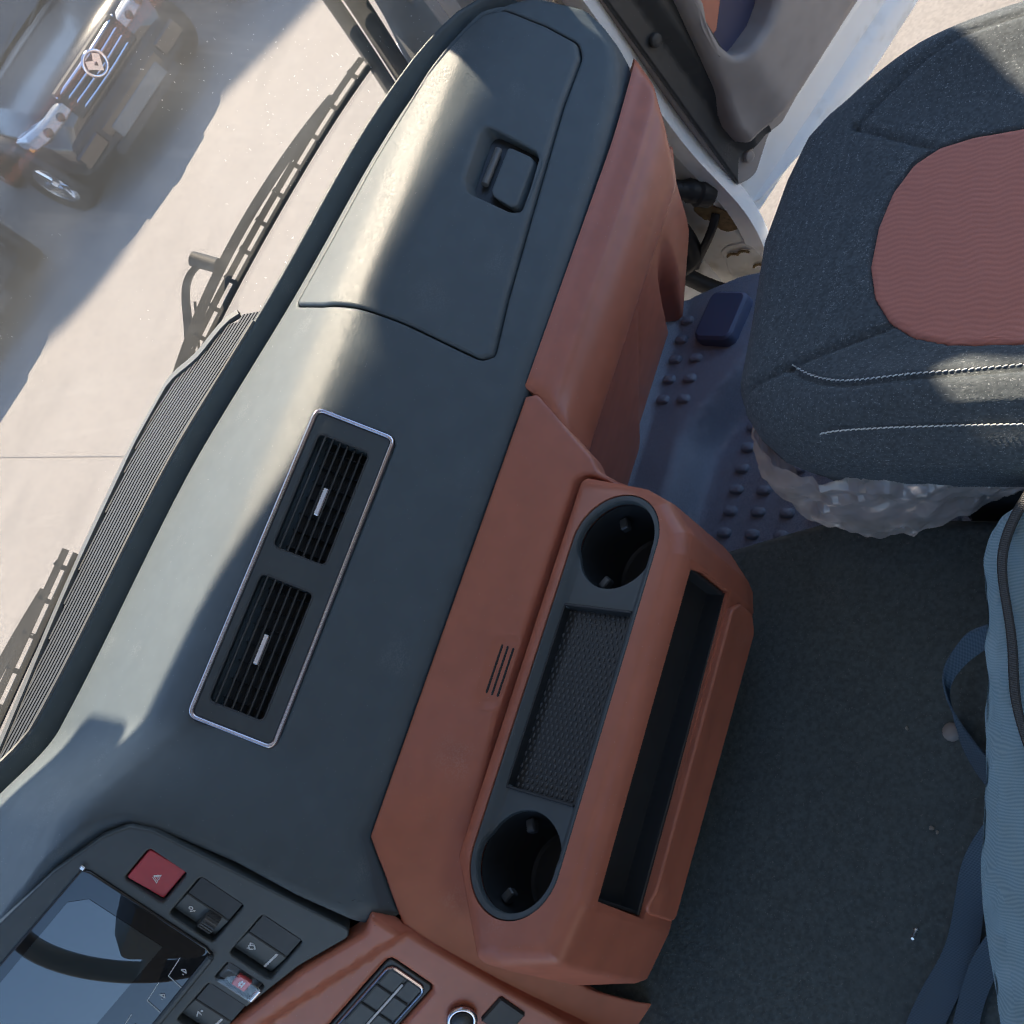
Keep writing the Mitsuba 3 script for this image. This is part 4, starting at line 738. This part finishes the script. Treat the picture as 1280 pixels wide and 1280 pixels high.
def vehicle(name, label, cat, origin, yaw_l, paint, S=1., roof=1.78, hood=1.02, hw=.92, detailed=True):
    t = thing(name, label, cat, 'vehicles parked in the yard'); L_ = np.array([yaw_l[0], yaw_l[1], 0]); L_ /= np.linalg.norm(L_); W = np.array([L_[1], -L_[0], 0]); CM = frame([*origin, 0], W, L_, [0, 0, 1])
    A = lambda key, m, b, sm=35, **k: add(t + '__' + key, turned(m, CM), b, sm, rel=False, **k)
    st = [(0.03, hw * .80, .42, .60, .74, hw * .66), (.06, hw * .88, .36, .70, hood - .17, hw * .70), (.14, hw * .95, .34, .78, hood - .07, hw * .74), (.35, hw * .99, .34, hood - .16, hood - .02, hw * .78), (.9, hw, .36, hood - .10, hood + .04, hw * .80), (1.42, hw, .36, hood - .05, hood + .08, hw * .82),
          (1.6, hw, .36, hood - .02, hood + .12, hw * .80), (2.25, hw, .36, hood, roof - .04, hw * .66), (2.7, hw, .36, hood, roof, hw * .66), (3.9, hw, .36, hood, roof - .03, hw * .66), (4.5, hw * .98, .38, hood, roof - .25, hw * .66), (4.7, hw * .93, .45, hood - .1, hood + .05, hw * .7)]
    A('body', loft(st), paint, 40)
    A('windshield', grid(np.array([[[x * hw * (.80 - .12 * s), 1.585 + .70 * s - .03, hood + .132 + (roof - hood - .165) * s + .012] for x in np.linspace(-1, 1, 9)] for s in np.linspace(.04, .95, 6)])), 'car_glass', 30)
    for s in (-1, 1):
        hl = Polygon([(s * hw * a_, b_) for a_, b_ in ((.50, .02), (.72, .035), (.88, .10), (.985, .24), (1.004, .62), (.96, .55), (.80, .26), (.55, .12))]).buffer(.012)
        A('headlight', slices(hl, [(hood - .26, .03), (hood - .235, .004), (hood - .15, .004), (hood - .115, .035)]), 'lamp_glass', 40)
        for px_ in (.62, .80): A('headlight_lens', revolve([(0, .03), (.03, .025), (.05, .0)], frame([s * hw * px_, .035 + (.0 if px_ < .7 else .035), hood - .20], [1, 0, 0], [0, 0, 1], [0, -1, 0]), 20), 'car_glass', 40)
        A('fog_lamp', slices(Point(s * hw * .74, .08).buffer(.065), [(.50, .02), (.52, 0), (.58, 0), (.60, .02)]), 'lamp_glass', 40)
        wheel_parts(t, CM, s * (hw - .02), .92, .37, .25, .30 if detailed else 0.); wheel_parts(t, CM, s * (hw - .03), 3.75, .37, .25)
        A('wheel_arch', turned(tube([(0, .42 * math.cos(a), .42 * math.sin(a)) for a in np.linspace(-.15, math.pi + .15, 24)], .06, 10), frame([s * (hw + .01), .92, .37], [1, 0, 0], [0, 1, 0])), 'car_plastic', 40)
        A('door_mirror', slices(rrect(s * (hw + .12) - .11, s * (hw + .12) + .11, 1.85, 2.0, .05), [(hood + .02, .03), (hood + .05, 0), (hood + .16, 0), (hood + .20, .03)]), paint, 35)
    A('bumper', slices(smooth_poly([(-hw * .96, .20), (-hw * .80, .02), (-hw * .4, -.07), (hw * .4, -.07), (hw * .80, .02), (hw * .96, .20)], .03), [(.34, .04), (.38, .0), (.62, 0), (.66, .03)]), 'car_plastic', 35)
    A('skid_plate', cbox(-hw * .55, hw * .55, -.085, .05, .26, .37, .02), 'car_plastic', 30)
    A('lower_grille', cbox(-hw * .48, hw * .48, -.078, .0, .44, .56, .01), 'gloss_black', 30)
    gz0, gz1 = hood - .36, hood - .06; A('grille', cbox(-hw * .50, hw * .50, -.015, .12, gz0, gz1, .02), 'car_plastic', 30)
    if detailed:
        for k in range(4):
            z = gz1 - .035 - k * .072; wd = hw * (.50 - .02 * k); A('grille_bar', join(tube(spline([(-wd, .012, z), (-wd * .5, -.028, z), (0, -.04, z), (wd * .5, -.028, z), (wd, .012, z)], 24), .0165, 8)), 'chrome', 40)
        eM = frame([0, -.065, (gz0 + gz1) / 2 + .035], [1, 0, 0], [0, 0, 1], [0, -1, 0])
        k = A('emblem', turned(tube([(.105 * math.cos(a), .105 * math.sin(a), 0) for a in np.linspace(0, 2 * math.pi, 40, endpoint=False)], .016, 10, closed=True), eM), 'chrome', 40, label='round chrome emblem on the grille')
        A('emblem__mark', turned(join(prism(Polygon([(0, -.085), (-.085, .02), (-.05, .075), (0, .03), (.05, .075), (.085, .02)]).difference(Polygon([(0, -.03), (.02, .0), (0, .015), (-.02, .0)])), -.01, .012)), eM), 'chrome', False)
        A('emblem__back', turned(revolve([(.001, -.012), (.10, -.012), (.10, -.02)], None, 36), eM), 'car_plastic', False)
        for xw, sg in ((-.45, 1), (.25, 1)):
            A('wiper', tube(spline([(xw * hw, 1.56, hood + .125), (xw * hw + .25, 1.60, hood + .165), (xw * hw + .58, 1.66, hood + .215)], 12), .014, 8), 'rubber', 40)
    if detailed:
        A('bumper_insert', cbox(-.36, .36, -.10, -.068, .36, .50, .01), 'rail_plastic', 30)
        for s in (-1, 1): A('bumper_slot', cbox(s * .62 - .16, s * .62 + .16, -.055, .03, .42, .58, .02), 'gloss_black', 30)
    if not detailed: A('number_plate', cbox(-.22, .22, -.10, -.072, .40, .52, .004), 'plate_white', False)
    A('side_lamp', slices(Point(-hw * .985, .42).buffer(.03), [(hood - .27, .008), (hood - .26, 0), (hood - .23, 0), (hood - .22, .008)]), 'amber', 40)
    return t
YL = (.2993, .9541)
vehicle('parked_car', 'black parked pickup with four chrome grille bars and a round emblem', 'car', (5.07, 9.05), YL, 'car_black', hw=.886, hood=1.057)
vehicle('parked_car', 'dusty beige parked car beyond the black pickup with its headlight by the frame edge', 'car', (7.45, 8.05), YL, 'car_beige', roof=2.1, hood=1.12, detailed=False)
vehicle('parked_car', 'dark parked car left of the black pickup, showing only its bulky front corner', 'car', (2.75, 10.3), YL, 'car_black', roof=2.0, hood=1.2, detailed=False)

# the building whose shadow lies over the parked cars
BH = 14.0; off = BH * SUN[:2] / SUN[2]
edge_pts = spline([(7.9, 5.0, 0), (6.9, 6.3, 0), (6.02, 7.40, 0), (5.5, 8.05, 0), (5.12, 8.50, 0)], 20)[:, :2].tolist() + spline([(4.95, 8.60, 0), (4.55, 8.60, 0), (4.19, 8.64, 0), (3.6, 8.80, 0), (3.08, 9.13, 0), (2.72, 9.6, 0), (2.48, 10.25, 0), (2.38, 11.8, 0)], 30)[:, :2].tolist()
foot = Polygon([(x + off[0], y + off[1]) for x, y in edge_pts] + [(2.38 + off[0] + 7, 11.8 + off[1] + 9), (7.9 + off[0] + 9, 5.0 + off[1] + 6)]).buffer(0)
bd = thing('warehouse', 'pale grey building behind the parked cars that shades them', 'building')
add('warehouse__wall', prism(foot.buffer(-.05), 0, BH - .3), 'cab_trim', False, rel=False)
add('warehouse__roof', prism(foot, BH - .29, BH), 'cab_trim', False, rel=False)
